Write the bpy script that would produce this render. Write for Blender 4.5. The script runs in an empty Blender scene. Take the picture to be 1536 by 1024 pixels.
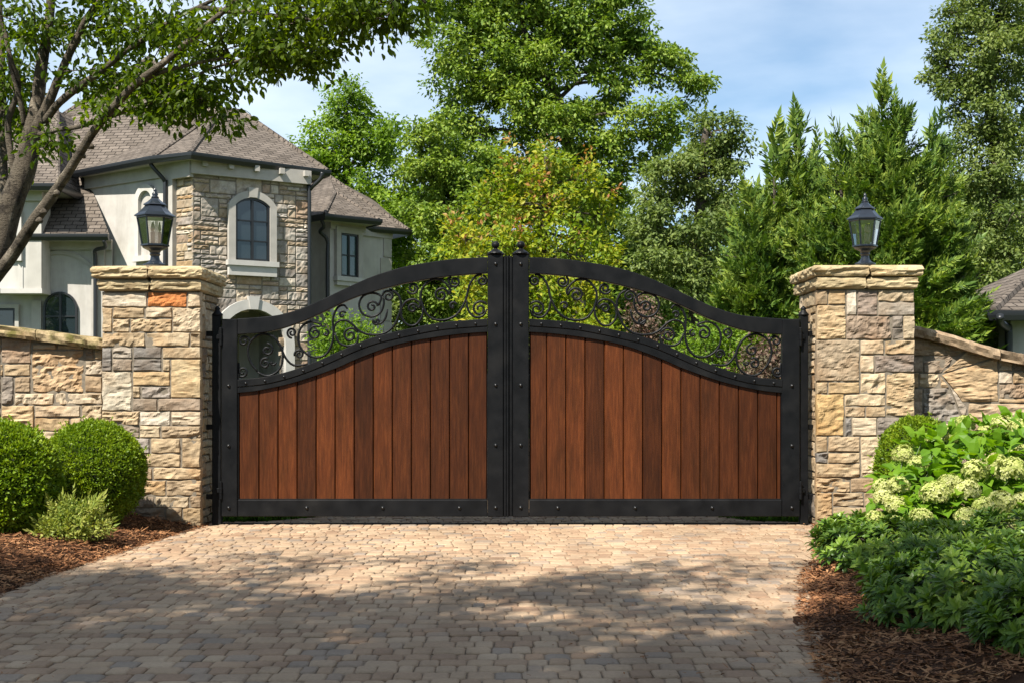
import bpy, bmesh, math
import numpy as np
from mathutils import Vector
PI = math.pi
sc = bpy.context.scene
COL = sc.collection
EYE = 1.0; FPX = 2000.0; CXP = 768.0; HOR = 590.0      # measured from the photograph: eye height, focal length, centre, horizon

def P(x, y, Y):
    return np.array([(x - CXP) / FPX * Y, Y, EYE + (HOR - y) / FPX * Y])
def PZ(x, y, Z):
    return P(x, y, (Z - EYE) * FPX / (HOR - y))
def XY(x, Y):
    return np.array([(x - CXP) / FPX * Y, Y])
def nrm(a):
    a = np.asarray(a, float)
    return a / np.maximum(np.linalg.norm(a, axis=-1, keepdims=True), 1e-9)

# ------------------------------------------------------------------ noise
def _hash(ix, iy, iz, seed):
    h = (ix.astype(np.int64) * 374761393 + iy.astype(np.int64) * 668265263 + iz.astype(np.int64) * 2147483647 + seed * 974711) & 0xffffffff
    h = ((h ^ (h >> 13)) * 1274126177) & 0xffffffff
    h = (h ^ (h >> 16)) & 0xffffff
    return h / float(0xffffff)
def vnoise(p, seed=0):
    p = np.asarray(p, float); i = np.floor(p).astype(np.int64); f = p - i; f = f * f * (3 - 2 * f)
    r = 0
    for a in (0, 1):
        for b in (0, 1):
            for c in (0, 1):
                w = (f[..., 0] if a else 1 - f[..., 0]) * (f[..., 1] if b else 1 - f[..., 1]) * (f[..., 2] if c else 1 - f[..., 2])
                r = r + w * _hash(i[..., 0] + a, i[..., 1] + b, i[..., 2] + c, seed)
    return r * 2 - 1
def fbm(p, seed=0, o=3):
    r = 0; a = 1.0; p = np.asarray(p, float)
    for k in range(o):
        r = r + a * vnoise(p * 2 ** k + k * 17.3, seed + k); a *= .5
    return r

# ------------------------------------------------------------------ mesh accumulator
WB = {}
class MB:
    def __init__(s): s.V = []; s.F = []; s.C = []; s.U = []; s.n = 0; s.mi = 0; s.MI = []
    def add(s, V, F, col=None, uv=None):
        V = np.asarray(V, float).reshape(-1, 3)
        s.V.append(V)
        for f in F:
            f = np.asarray(f, int)
            if f.ndim == 1: f = f[None, :]
            s.F.append(f + s.n); s.MI.append(np.full(len(f), s.mi))
        if col is not None:
            s.C.append(np.broadcast_to(np.asarray(col, float), (len(V), 3)))
        if uv is not None: s.U.append(np.asarray(uv, float))
        s.n += len(V); return s
    def build(s, name, mat, parent=None, base=None, smooth=False):
        if base is None: base = WB[parent.name] if parent else np.zeros(3)
        base = np.asarray(base, float)
        V = np.concatenate(s.V) - base
        me = bpy.data.meshes.new(name)
        me.vertices.add(len(V)); me.vertices.foreach_set('co', V.astype(np.float32).ravel())
        loops = np.concatenate([f.ravel() for f in s.F]); tot = np.concatenate([np.full(len(f), f.shape[1]) for f in s.F])
        st = np.concatenate([[0], np.cumsum(tot)[:-1]])
        me.loops.add(len(loops)); me.loops.foreach_set('vertex_index', loops.astype(np.int32))
        me.polygons.add(len(tot)); me.polygons.foreach_set('loop_start', st.astype(np.int32))
        me.polygons.foreach_set('use_smooth', np.full(len(tot), bool(smooth)))
        if s.C:
            c = np.concatenate(s.C); c = np.concatenate([c, np.ones((len(c), 1))], 1)
            at = me.attributes.new('tone', 'FLOAT_COLOR', 'POINT'); at.data.foreach_set('color', c.astype(np.float32).ravel())
        if s.U:
            u = np.concatenate(s.U); ul = me.uv_layers.new(name='UVMap'); ul.data.foreach_set('uv', u[loops].astype(np.float32).ravel())
        me.update(calc_edges=True)
        for q in (mat if isinstance(mat, list) else [mat] if mat else []): me.materials.append(q)
        if isinstance(mat, list): me.polygons.foreach_set('material_index', np.concatenate(s.MI).astype(np.int32))
        o = bpy.data.objects.new(name, me); COL.objects.link(o)
        if parent: o.parent = parent
        else: o.location = base
        WB[o.name] = base
        return o

def thing(name, label, cat, base=(0, 0, 0), group=None):
    o = bpy.data.objects.new(name, None); COL.objects.link(o); o.location = base; o.empty_display_size = .2
    o['label'] = label; o['category'] = cat
    if group: o['group'] = group
    WB[o.name] = np.asarray(base, float); return o
def tag(o, label, cat, group=None, kind=None):
    o['label'] = label; o['category'] = cat
    if group: o['group'] = group
    if kind: o['kind'] = kind
    return o
def struct(o): o['kind'] = 'structure'; return o

_bev = {}
def bbox(mb, x0, x1, y0, y1, z0, z1, b=.004, col=None, seg=1):
    bm = bmesh.new(); bmesh.ops.create_cube(bm, size=1)
    for v in bm.verts:
        v.co = Vector(((x0 + x1) / 2 + v.co.x * (x1 - x0), (y0 + y1) / 2 + v.co.y * (y1 - y0), (z0 + z1) / 2 + v.co.z * (z1 - z0)))
    if b: bmesh.ops.bevel(bm, geom=list(bm.edges), offset=b, segments=seg, profile=.5, affect='EDGES')
    add_bm(mb, bm, col)
def add_bm(mb, bm, col=None, M=None):
    bm.verts.ensure_lookup_table(); bm.verts.index_update()
    V = np.array([v.co[:] for v in bm.verts]); by = {}
    for f in bm.faces: by.setdefault(len(f.verts), []).append([v.index for v in f.verts])
    if M is not None: V = M(V)
    mb.add(V, [np.array(x) for x in by.values()], col); bm.free()
def catmull(pts, n=8):
    p = np.asarray(pts, float); p = np.concatenate([[2 * p[0] - p[1]], p, [2 * p[-1] - p[-2]]]); out = []
    for i in range(1, len(p) - 2):
        t = np.linspace(0, 1, n, endpoint=False)[:, None]; a, b, c, d = p[i - 1], p[i], p[i + 1], p[i + 2]
        out.append(.5 * (2 * b + (c - a) * t + (2 * a - 5 * b + 4 * c - d) * t ** 2 + (3 * b - a - 3 * c + d) * t ** 3))
    return np.concatenate(out + [p[-2][None]])
def tube(mb, pts, r, n=8, cap=True, col=None, flat=None):
    p = np.asarray(pts, float); m = len(p); r = np.broadcast_to(np.asarray(r, float), (m,))
    t = nrm(np.gradient(p, axis=0)); ref = np.array([0, 1., 0]) if abs(t[0][1]) < .9 else np.array([1., 0, 0])
    u = nrm(np.cross(t[0], ref)); us = [u]
    for k in range(1, m):
        u = us[-1] - t[k] * np.dot(us[-1], t[k]); us.append(nrm(u))
    us = np.array(us); ws = np.cross(t, us)
    a = np.arange(n) * 2 * PI / n
    V = p[:, None] + r[:, None, None] * (np.cos(a)[None, :, None] * us[:, None] + np.sin(a)[None, :, None] * ws[:, None])
    i = np.arange(m - 1)[:, None] * n; j = np.arange(n)[None]; j2 = (j + 1) % n
    F = [np.stack([i + j, i + j2, i + n + j2, i + n + j], -1).reshape(-1, 4)]
    if cap: F += [np.arange(n)[::-1][None], (np.arange(n) + (m - 1) * n)[None]]
    mb.add(V.reshape(-1, 3), F, col)
def lathe(mb, prof, c, n=16, rot=0, col=None):
    pr = np.asarray(prof, float); m = len(pr); a = np.arange(n) * 2 * PI / n + rot
    V = np.stack([pr[:, 0:1] * np.cos(a), pr[:, 0:1] * np.sin(a), np.broadcast_to(pr[:, 1:2], (m, n))], -1) + np.asarray(c)
    i = np.arange(m - 1)[:, None] * n; j = np.arange(n)[None]; j2 = (j + 1) % n
    mb.add(V.reshape(-1, 3), [np.stack([i + j, i + j2, i + n + j2, i + n + j], -1).reshape(-1, 4), np.arange(n)[::-1][None], (np.arange(n) + (m - 1) * n)[None]], col)

# ------------------------------------------------------------------ materials
def newmat(name):
    m = bpy.data.materials.new(name); m.use_nodes = True; nt = m.node_tree
    for n in list(nt.nodes): nt.nodes.remove(n)
    out = nt.nodes.new('ShaderNodeOutputMaterial'); b = nt.nodes.new('ShaderNodeBsdfPrincipled'); nt.links.new(b.outputs[0], out.inputs[0])
    return m, nt, b, out
def N(nt, t, **kw):
    n = nt.nodes.new(t)
    for k, v in kw.items():
        if k in n.inputs.keys() if hasattr(n.inputs, 'keys') else False: n.inputs[k].default_value = v
        else: setattr(n, k, v)
    return n
def noise(nt, scale, detail=4, vec=None, rough=.55):
    n = nt.nodes.new('ShaderNodeTexNoise'); n.inputs['Scale'].default_value = scale; n.inputs['Detail'].default_value = detail; n.inputs['Roughness'].default_value = rough
    if vec is not None: nt.links.new(vec, n.inputs['Vector'])
    return n.outputs['Fac']
def ramp(nt, fac, stops):
    r = nt.nodes.new('ShaderNodeValToRGB'); e = r.color_ramp.elements
    while len(e) < len(stops): e.new(.5)
    for k, (p, c) in enumerate(stops):
        e[k].position = p; e[k].color = (c, c, c, 1) if not hasattr(c, '__len__') else (*c, 1)
    nt.links.new(fac, r.inputs[0]); return r.outputs[0]
def mixc(nt, fac, a, b, mode='MIX'):
    m = nt.nodes.new('ShaderNodeMix'); m.data_type = 'RGBA'; m.blend_type = mode; m.clamp_factor = True
    for s, v in ((0, fac), (6, a), (7, b)):
        if hasattr(v, 'is_linked'): nt.links.new(v, m.inputs[s])
        elif s == 0: m.inputs[0].default_value = v
        else: m.inputs[s].default_value = (*v, 1) if hasattr(v, '__len__') else (v, v, v, 1)
    return m.outputs[2]
def bump(nt, b, h, strength=.4, dist=.01):
    n = nt.nodes.new('ShaderNodeBump'); n.inputs['Strength'].default_value = strength; n.inputs['Distance'].default_value = dist
    nt.links.new(h, n.inputs['Height']); nt.links.new(n.outputs[0], b.inputs['Normal']); return n
def mapped(nt, kind='Object', scale=(1, 1, 1)):
    t = nt.nodes.new('ShaderNodeTexCoord'); m = nt.nodes.new('ShaderNodeMapping'); m.inputs['Scale'].default_value = scale
    nt.links.new(t.outputs[kind], m.inputs[0]); return m.outputs[0]
def setc(nt, b, c, rough=.6, spec=.5):
    if hasattr(c, 'is_linked'): nt.links.new(c, b.inputs['Base Color'])
    else: b.inputs['Base Color'].default_value = (*c, 1)
    b.inputs['Roughness'].default_value = rough; b.inputs['Specular IOR Level'].default_value = spec

LEAFK = {'mulch_chips': 1.15, 'hydrangea_petal': 1.0, 'boxwood_leaf': 1.6, 'foreground_leaf': 1.15, 'conifer_needle': 2.0, 'yellow_green_leaf': 1.7, 'evergreen_shrub_leaf': 1.9, 'gold_thread_leaf': 1.6, 'hydrangea_leaf': 1.3, 'grey_green_leaf': 2.05, 'mid_green_leaf': 2.1, 'bright_green_leaf': 1.9}
def leafmat(name, cols, trans=.35, tcol=None, rough=.5, clump=1.2, tip=None):
    m, nt, b, out = newmat(name)
    g = nt.nodes.new('ShaderNodeNewGeometry'); rnd = g.outputs['Random Per Island']
    n = noise(nt, clump, 2, mapped(nt))
    ad = nt.nodes.new('ShaderNodeMath'); ad.operation = 'MULTIPLY_ADD'; ad.inputs[1].default_value = .62; nt.links.new(rnd, ad.inputs[0])
    s = nt.nodes.new('ShaderNodeMath'); s.operation = 'MULTIPLY_ADD'; s.inputs[1].default_value = 1.3; s.inputs[2].default_value = -.45; nt.links.new(n, s.inputs[0]); nt.links.new(s.outputs[0], ad.inputs[2])
    cols = [tuple(x * LEAFK.get(name, 1.35) for x in cc) for cc in cols]; k = len(cols); c = ramp(nt, ad.outputs[0], [(i / (k - 1) if k > 1 else 0, cc) for i, cc in enumerate(cols)])
    setc(nt, b, c, rough, .22)
    if trans:
        t = nt.nodes.new('ShaderNodeBsdfTranslucent'); tc = mixc(nt, 1.0, c, tcol or (1.25, 1.3, .5), 'MULTIPLY'); nt.links.new(tc, t.inputs[0])
        mx = nt.nodes.new('ShaderNodeMixShader'); mx.inputs[0].default_value = trans
        nt.links.new(b.outputs[0], mx.inputs[1]); nt.links.new(t.outputs[0], mx.inputs[2]); nt.links.new(mx.outputs[0], out.inputs[0])
    return m
def stonemat(name, bstr=.5, sc_=1.0):
    m, nt, b, _ = newmat(name); v = mapped(nt)
    a = nt.nodes.new('ShaderNodeAttribute'); a.attribute_name = 'tone'
    n1 = noise(nt, 14 * sc_, 6, v, .65); n2 = noise(nt, 5 * sc_, 3, v); n3 = noise(nt, 70 * sc_, 4, v, .7)
    c = mixc(nt, .75, a.outputs['Color'], ramp(nt, n1, [(.3, (.55, .5, .46)), (.5, (1, .97, .93)), (.72, (1.35, 1.3, 1.22))]), 'MULTIPLY')
    st = ramp(nt, n2, [(.48, 0.0), (.7, .55)])
    c = mixc(nt, st, c, mixc(nt, 1.0, a.outputs['Color'], (.76, .57, .40), 'MULTIPLY'))
    c = mixc(nt, .35, c, ramp(nt, n3, [(.3, .5), (.7, 1.25)]), 'MULTIPLY')
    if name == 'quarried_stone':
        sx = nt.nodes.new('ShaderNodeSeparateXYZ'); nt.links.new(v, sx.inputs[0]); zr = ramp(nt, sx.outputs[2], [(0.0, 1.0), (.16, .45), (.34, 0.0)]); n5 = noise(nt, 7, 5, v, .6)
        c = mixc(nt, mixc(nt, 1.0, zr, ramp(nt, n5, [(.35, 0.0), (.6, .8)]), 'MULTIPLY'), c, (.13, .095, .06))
    setc(nt, b, c, .9, .2)
    bump(nt, b, mixc(nt, .5, n1, n3), bstr, .012); return m
def plain(name, c, rough=.6, nscale=0, var=.15, bs=0, spec=.5, metal=0, bscale=None):
    m, nt, b, _ = newmat(name); col = c
    if nscale:
        n = noise(nt, nscale, 5, mapped(nt)); lo = tuple(x * (1 - var) for x in c); hi = tuple(x * (1 + var) for x in c)
        col = ramp(nt, n, [(.3, lo), (.7, hi)])
        if bs: bump(nt, b, noise(nt, bscale or nscale * 4, 5, mapped(nt)), bs, .01)
    setc(nt, b, col, rough, spec); b.inputs['Metallic'].default_value = metal; return m
def glassmat(name, tint=(.02, .03, .035), rough=.02):
    m, nt, b, _ = newmat(name)
    n = noise(nt, 1.5, 2, mapped(nt)); setc(nt, b, tint, rough, .9); bump(nt, b, n, .03, .05); return m

M = {}
def streaky(name, c, *k, **kw):
    m = plain(name, c, *k, **kw); nt = m.node_tree; b = [n for n in nt.nodes if n.type == 'BSDF_PRINCIPLED'][0]; src = b.inputs['Base Color'].links[0].from_socket
    n = noise(nt, 2.2, 5, mapped(nt, 'Object', (1, 1, .12)), .6); nt.links.new(mixc(nt, .8, src, ramp(nt, n, [(.35, (.74, .73, .70)), (.55, (1, 1, 1)), (.75, (1.06, 1.05, 1.03))]), 'MULTIPLY'), b.inputs['Base Color']); return m
def mk_iron():
    m, nt, b, _ = newmat('black_iron'); v = mapped(nt)
    n = noise(nt, 9, 5, v); n2 = noise(nt, 160, 3, v)
    dust = noise(nt, 2.3, 6, v, .65)
    setc(nt, b, mixc(nt, ramp(nt, dust, [(.5, 0.0), (.8, .35)]), ramp(nt, n, [(.3, (.0042, .0046, .0055)), (.75, (.0075, .008, .0092))]), (.028, .026, .023)), .42, .15)
    r = ramp(nt, n, [(.3, .38), (.7, .52)]); nt.links.new(r, b.inputs['Roughness']); bump(nt, b, n2, .08, .002); return m
M['iron'] = mk_iron()
M['bolt'] = plain('polished_black_steel', (.008, .0085, .0095), .3, spec=.45)
M['lantern'] = plain('blue_black_metal', (.014, .019, .028), .28, 20, .2)
def mk_wood():
    m, nt, b, _ = newmat('stained_wood')
    g = nt.nodes.new('ShaderNodeNewGeometry'); t = nt.nodes.new('ShaderNodeTexCoord')
    cb = nt.nodes.new('ShaderNodeCombineXYZ'); mu = nt.nodes.new('ShaderNodeMath'); mu.operation = 'MULTIPLY'; mu.inputs[1].default_value = 40
    nt.links.new(g.outputs['Random Per Island'], mu.inputs[0]); nt.links.new(mu.outputs[0], cb.inputs[1])
    ad = nt.nodes.new('ShaderNodeVectorMath'); ad.operation = 'ADD'; nt.links.new(t.outputs['Object'], ad.inputs[0]); nt.links.new(cb.outputs[0], ad.inputs[1])
    mp = nt.nodes.new('ShaderNodeMapping'); mp.inputs['Scale'].default_value = (1, 1, .06); nt.links.new(ad.outputs[0], mp.inputs[0])
    mp2 = nt.nodes.new('ShaderNodeMapping'); mp2.inputs['Scale'].default_value = (1, 1, .25); nt.links.new(ad.outputs[0], mp2.inputs[0])
    n1 = noise(nt, 75, 7, mp.outputs[0], .75); n2 = noise(nt, 9, 4, mp2.outputs[0], .6)
    c = ramp(nt, n1, [(.2, (.024, .007, .0026)), (.5, (.063, .0185, .006)), (.8, (.128, .040, .0115))])
    c = mixc(nt, .9, c, ramp(nt, n2, [(.25, (.5, .57, .56)), (.55, (.95, .95, .95)), (.8, (1.25, 1.22, 1.18))]), 'MULTIPLY')
    c = mixc(nt, 1.0, c, ramp(nt, g.outputs['Random Per Island'], [(0, (.58, .56, .56)), (.5, (.95, .95, .95)), (1, (1.5, 1.42, 1.3))]), 'MULTIPLY')
    setc(nt, b, c, .45, .16); bump(nt, b, n1, .25, .004); return m
M['wood'] = mk_wood()
M['dark'] = plain('dark_backing', (.01, .008, .007), .8)
M['stone'] = stonemat('quarried_stone')
M['hstone'] = stonemat('house_stone', .5, .4)
M['mortar'] = plain('mortar', (.19, .16, .12), .95, 40, .3)
M['capstone'] = stonemat('cap_stone', .6)
M['stucco'] = streaky('stucco', (.49, .465, .43), .9, 3, .10, .15, .2, bscale=60)
M['stucco_white'] = streaky('pale_stucco', (.56, .54, .50), .9, 3, .08, .15, .2, bscale=60)
M['trim'] = plain('cast_stone_trim', (.42, .395, .355), .85, 4, .10, .1, .2, bscale=50)
M['trim_white'] = plain('pale_trim', (.50, .48, .445), .8, 4, .07)
M['gutter'] = plain('dark_gutter', (.016, .018, .021), .4)
M['frame'] = plain('window_frame_metal', (.012, .013, .015), .4)
M['pane'] = glassmat('window_glass')
M['pane_teal'] = glassmat('teal_window_glass', (.05, .09, .085), .08)
M['curtain'] = plain('curtain', (.3, .31, .3), .9)
def mk_roof():
    m, nt, b, _ = newmat('roof_shingle'); t = nt.nodes.new('ShaderNodeTexCoord')
    nz = nt.nodes.new('ShaderNodeTexNoise'); nz.inputs['Scale'].default_value = 2.2; nz.inputs['Detail'].default_value = 4
    nt.links.new(t.outputs['UV'], nz.inputs['Vector'])
    wv = nt.nodes.new('ShaderNodeVectorMath'); wv.operation = 'MULTIPLY_ADD'; wv.inputs[1].default_value = (.10, .09, 0)
    nt.links.new(nz.outputs['Color'], wv.inputs[0]); nt.links.new(t.outputs['UV'], wv.inputs[2])
    br = nt.nodes.new('ShaderNodeTexBrick'); br.inputs['Scale'].default_value = 1; br.inputs['Brick Width'].default_value = .3; br.inputs['Row Height'].default_value = .15
    br.inputs['Mortar Size'].default_value = .012; br.inputs['Mortar Smooth'].default_value = .4; br.inputs['Color1'].default_value = (.17, .142, .118, 1); br.inputs['Color2'].default_value = (.103, .085, .069, 1); br.inputs['Mortar'].default_value = (.03, .025, .022, 1)
    br.inputs['Bias'].default_value = -.1
    nt.links.new(wv.outputs[0], br.inputs['Vector'])
    sx = nt.nodes.new('ShaderNodeSeparateXYZ'); nt.links.new(wv.outputs[0], sx.inputs[0])
    fr = nt.nodes.new('ShaderNodeMath'); fr.operation = 'WRAP'; fr.inputs[1].default_value = .15; fr.inputs[2].default_value = 0; nt.links.new(sx.outputs[1], fr.inputs[0])
    hh = nt.nodes.new('ShaderNodeMath'); hh.operation = 'MULTIPLY'; hh.inputs[1].default_value = -6; nt.links.new(fr.outputs[0], hh.inputs[0])
    n2 = noise(nt, 1.3, 4, t.outputs['UV']); n3 = noise(nt, 30, 3, t.outputs['UV'])
    c = mixc(nt, .6, br.outputs['Color'], ramp(nt, n2, [(.3, .7), (.7, 1.3)]), 'MULTIPLY')
    c = mixc(nt, .5, c, ramp(nt, n3, [(.3, .6), (.7, 1.4)]), 'MULTIPLY')
    setc(nt, b, c, .95, .15)
    hs = nt.nodes.new('ShaderNodeMath'); hs.operation = 'SUBTRACT'; nt.links.new(hh.outputs[0], hs.inputs[0]); nt.links.new(br.outputs['Fac'], hs.inputs[1])
    bump(nt, b, hs.outputs[0], .9, .04); return m
M['roof'] = mk_roof()
def mk_paver():
    m, nt, b, _ = newmat('clay_paver'); g = nt.nodes.new('ShaderNodeNewGeometry'); v = mapped(nt)
    c = ramp(nt, g.outputs['Random Per Island'], [(0, (.32, .21, .135)), (.3, (.40, .275, .175)), (.55, (.45, .33, .22)), (.8, (.41, .29, .185)), (.9, (.35, .26, .185)), (1, (.28, .225, .175))])
    n1 = noise(nt, 3, 5, v); n2 = noise(nt, 60, 5, v, .7); n3 = noise(nt, .8, 3, v)
    c = mixc(nt, .55, c, ramp(nt, n1, [(.3, .7), (.7, 1.25)]), 'MULTIPLY'); c = mixc(nt, .4, c, ramp(nt, n2, [(.3, .6), (.7, 1.3)]), 'MULTIPLY')
    c = mixc(nt, .4, c, ramp(nt, n3, [(.35, .75), (.65, 1.2)]), 'MULTIPLY')
    n4 = noise(nt, 1.1, 5, mapped(nt, 'Object', (1.6, .3, 1)), .6); c = mixc(nt, .35, c, ramp(nt, n4, [(.4, (.5, .47, .46)), (.56, (1, 1, 1))]), 'MULTIPLY')
    setc(nt, b, c, .88, .2); bump(nt, b, n2, .3, .006); return m
M['paver'] = mk_paver()
M['sand'] = plain('joint_sand', (.24, .175, .115), .95, 30, .4)
M['lawn'] = plain('lawn_soil', (.055, .085, .02), .95, .6, .35, .4, .1, bscale=30)
M['mulch'] = plain('mulch_soil', (.055, .026, .013), .95, 9, .5, .8, .1, bscale=70)
M['chips'] = leafmat('mulch_chips', [(.04, .017, .008), (.15, .062, .025), (.27, .125, .053), (.38, .21, .10)], 0, None, .85, 2.5)
M['grass'] = leafmat('grass_blades', [(.035, .085, .012), (.07, .16, .02), (.10, .20, .03)], .3, None, .5, 3)
def mk_bark(name, a, c_, d):
    m, nt, b, _ = newmat(name); n1 = noise(nt, 8, 6, mapped(nt, 'Object', (1, 1, .5)), .62); n2 = noise(nt, 40, 5, mapped(nt, 'Object', (1, 1, 1.8)), .7); n3 = noise(nt, 5, 4, mapped(nt, 'Object', (1, 1, 2.2)), .6)
    c = ramp(nt, n1, [(.36, a), (.46, c_), (.56, c_), (.64, d)]); c = mixc(nt, .6, c, ramp(nt, n2, [(.3, .4), (.7, 1.4)]), 'MULTIPLY'); c = mixc(nt, ramp(nt, n3, [(.56, 0.0), (.64, .8)]), c, a)
    setc(nt, b, c, .9, .2); bump(nt, b, mixc(nt, .6, n1, n2), .9, .04); return m
M['bark'] = mk_bark('mottled_bark', (.032, .026, .02), (.115, .095, .07), (.27, .23, .175))
M['bark_far'] = mk_bark('grey_bark', (.04, .032, .025), (.10, .082, .065), (.19, .16, .13))
M['leaf_near'] = leafmat('foreground_leaf', [(.032, .062, .005), (.066, .112, .008), (.115, .165, .012)], .58, (1.7, 1.6, .3), .4, .9)
M['leaf_shade'] = leafmat('shade_tree_leaf', [(.03, .06, .01), (.05, .09, .012)], .08)
M['leaf_bright'] = leafmat('bright_green_leaf', [(.038, .078, .009), (.092, .150, .014), (.155, .215, .025)], .42, (1.4, 1.5, .4), .5, .7)
M['leaf_mid'] = leafmat('mid_green_leaf', [(.028, .058, .009), (.080, .124, .015), (.155, .190, .030)], .32, (1.4, 1.5, .5), .5, .6)
M['leaf_yellow'] = leafmat('yellow_green_leaf', [(.040, .085, .008), (.105, .165, .012), (.18, .215, .016), (.28, .25, .03)], .42, (1.4, 1.35, .4), .5, 1.2)
M['leaf_rust'] = leafmat('rust_tip_leaf', [(.20, .17, .03), (.30, .17, .05), (.30, .13, .06)], .35, (1.3, 1.0, .5), .5, 1.5)
M['leaf_blue'] = leafmat('grey_green_leaf', [(.034, .056, .015), (.074, .102, .026), (.13, .155, .042)], .35, (1.3, 1.4, .6), .5, .5)
M['leaf_conifer'] = leafmat('conifer_needle', [(.012, .034, .007), (.058, .098, .014), (.155, .190, .027)], .2, (1.3, 1.5, .4), .5, 1.6)
M['leaf_box'] = leafmat('boxwood_leaf', [(.045, .088, .006), (.105, .165, .009), (.185, .240, .012)], .35, (1.4, 1.4, .3), .42, 4)
M['core'] = plain('shrub_inner_core', (.010, .016, .006), .95, 30, .4)
M['leaf_gold'] = leafmat('gold_thread_leaf', [(.08, .13, .02), (.20, .23, .045), (.30, .29, .08)], .35, None, .5, 5)
M['leaf_hyd'] = leafmat('hydrangea_leaf', [(.06, .14, .010), (.115, .225, .014), (.18, .29, .02)], .45, (1.4, 1.45, .3), .45, 3)
M['petal'] = leafmat('hydrangea_petal', [(.34, .42, .08), (.55, .58, .19), (.72, .70, .36)], .35, (1.1, 1.1, .8), .6, 6)
M['stem'] = plain('green_stem', (.07, .11, .03), .6)
M['leaf_az'] = leafmat('evergreen_shrub_leaf', [(.018, .044, .007), (.048, .090, .012), (.092, .142, .017), (.15, .20, .026)], .22, (1.3, 1.5, .4), .36, 3)
M['leaf_pink'] = leafmat('pinkish_leaf', [(.06, .07, .03), (.12, .085, .06), (.20, .11, .09)], .3, (1.2, 1, .9), .5, 2)
def mk_lglass():
    m, nt, b0, out = newmat('lantern_glass'); b = nt.nodes.new('ShaderNodeBsdfGlossy'); b.inputs['Roughness'].default_value = .04; b.inputs[0].default_value = (.9, .92, .95, 1)
    t = nt.nodes.new('ShaderNodeBsdfTransparent'); t.inputs[0].default_value = (.88, .9, .9, 1)
    mx = nt.nodes.new('ShaderNodeMixShader'); fr = nt.nodes.new('ShaderNodeFresnel'); fr.inputs[0].default_value = 1.5
    ad = nt.nodes.new('ShaderNodeMath'); ad.inputs[1].default_value = .24; nt.links.new(fr.outputs[0], ad.inputs[0]); nt.links.new(ad.outputs[0], mx.inputs[0])
    nt.links.new(t.outputs[0], mx.inputs[1]); nt.links.new(b.outputs[0], mx.inputs[2]); nt.links.new(mx.outputs[0], out.inputs[0]); return m
M['lglass'] = mk_lglass()
M['candle'] = plain('candle_sleeve', (.6, .52, .4), .6)

# ------------------------------------------------------------------ camera, light, sky
cam = bpy.data.objects.new('camera', bpy.data.cameras.new('camera')); COL.objects.link(cam); sc.camera = cam
cam.location = (0, 0, EYE); cam.rotation_euler = (PI / 2, 0, 0); cam.data.sensor_width = 36; cam.data.lens = 36 * FPX / 1536
cam.data.shift_y = (HOR - 512) / 1536; cam.data.clip_end = 3000; cam.data.clip_start = .05
SUN = nrm(np.array([-.34, -.53, .78]))
sl = bpy.data.lights.new('sun', 'SUN'); sl.energy = 5.0; sl.angle = math.radians(.5); sl.color = (1, .94, .84)
so = bpy.data.objects.new('sun', sl); COL.objects.link(so); so.location = (-20, -30, 40)
so.rotation_euler = Vector(tuple(-SUN)).to_track_quat('-Z', 'Y').to_euler()
w = bpy.data.worlds.new('World'); sc.world = w; w.use_nodes = True; nt = w.node_tree
for n in list(nt.nodes): nt.nodes.remove(n)
wo = nt.nodes.new('ShaderNodeOutputWorld'); bg = nt.nodes.new('ShaderNodeBackground'); nt.links.new(bg.outputs[0], wo.inputs[0])
sky = nt.nodes.new('ShaderNodeTexSky'); sky.sky_type = 'NISHITA'; sky.sun_disc = False
sky.sun_elevation = math.asin(SUN[2]); sky.sun_rotation = math.atan2(SUN[0], SUN[1]) % (2 * PI); sky.air_density = 1.0; sky.dust_density = .3; sky.ozone_density = 2.5
tc = nt.nodes.new('ShaderNodeTexCoord'); sp = nt.nodes.new('ShaderNodeSeparateXYZ'); nt.links.new(tc.outputs['Generated'], sp.inputs[0])
zz = nt.nodes.new('ShaderNodeMath'); zz.operation = 'ADD'; zz.inputs[1].default_value = .12; nt.links.new(sp.outputs[2], zz.inputs[0])
dv = nt.nodes.new('ShaderNodeVectorMath'); dv.operation = 'DIVIDE'; nt.links.new(tc.outputs['Generated'], dv.inputs[0])
cb = nt.nodes.new('ShaderNodeCombineXYZ')
for k in range(3): nt.links.new(zz.outputs[0], cb.inputs[k])
nt.links.new(cb.outputs[0], dv.inputs[1])
mp = nt.nodes.new('ShaderNodeMapping'); mp.inputs['Scale'].default_value = (.55, .6, 0); mp.inputs['Rotation'].default_value = (0, 0, .5); mp.inputs['Location'].default_value = (.35, .2, 0); nt.links.new(dv.outputs[0], mp.inputs[0])
cn = noise(nt, 1.7, 6, mp.outputs[0], .5)
cf = ramp(nt, cn, [(.34, .06), (.48, .34), (.62, .66)])
skyc = mixc(nt, cf, mixc(nt, 1.0, sky.outputs[0], (.90, 1.12, 1.20), 'MULTIPLY'), (10.0, 11.0, 12.0))
nt.links.new(skyc, bg.inputs[0]); bg.inputs[1].default_value = .052
sc.view_settings.view_transform = 'Standard'; sc.view_settings.look = 'None'; sc.view_settings.exposure = 1.2; sc.view_settings.gamma = 1
sc.cycles.max_bounces = 6; sc.cycles.transparent_max_bounces = 12

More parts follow.
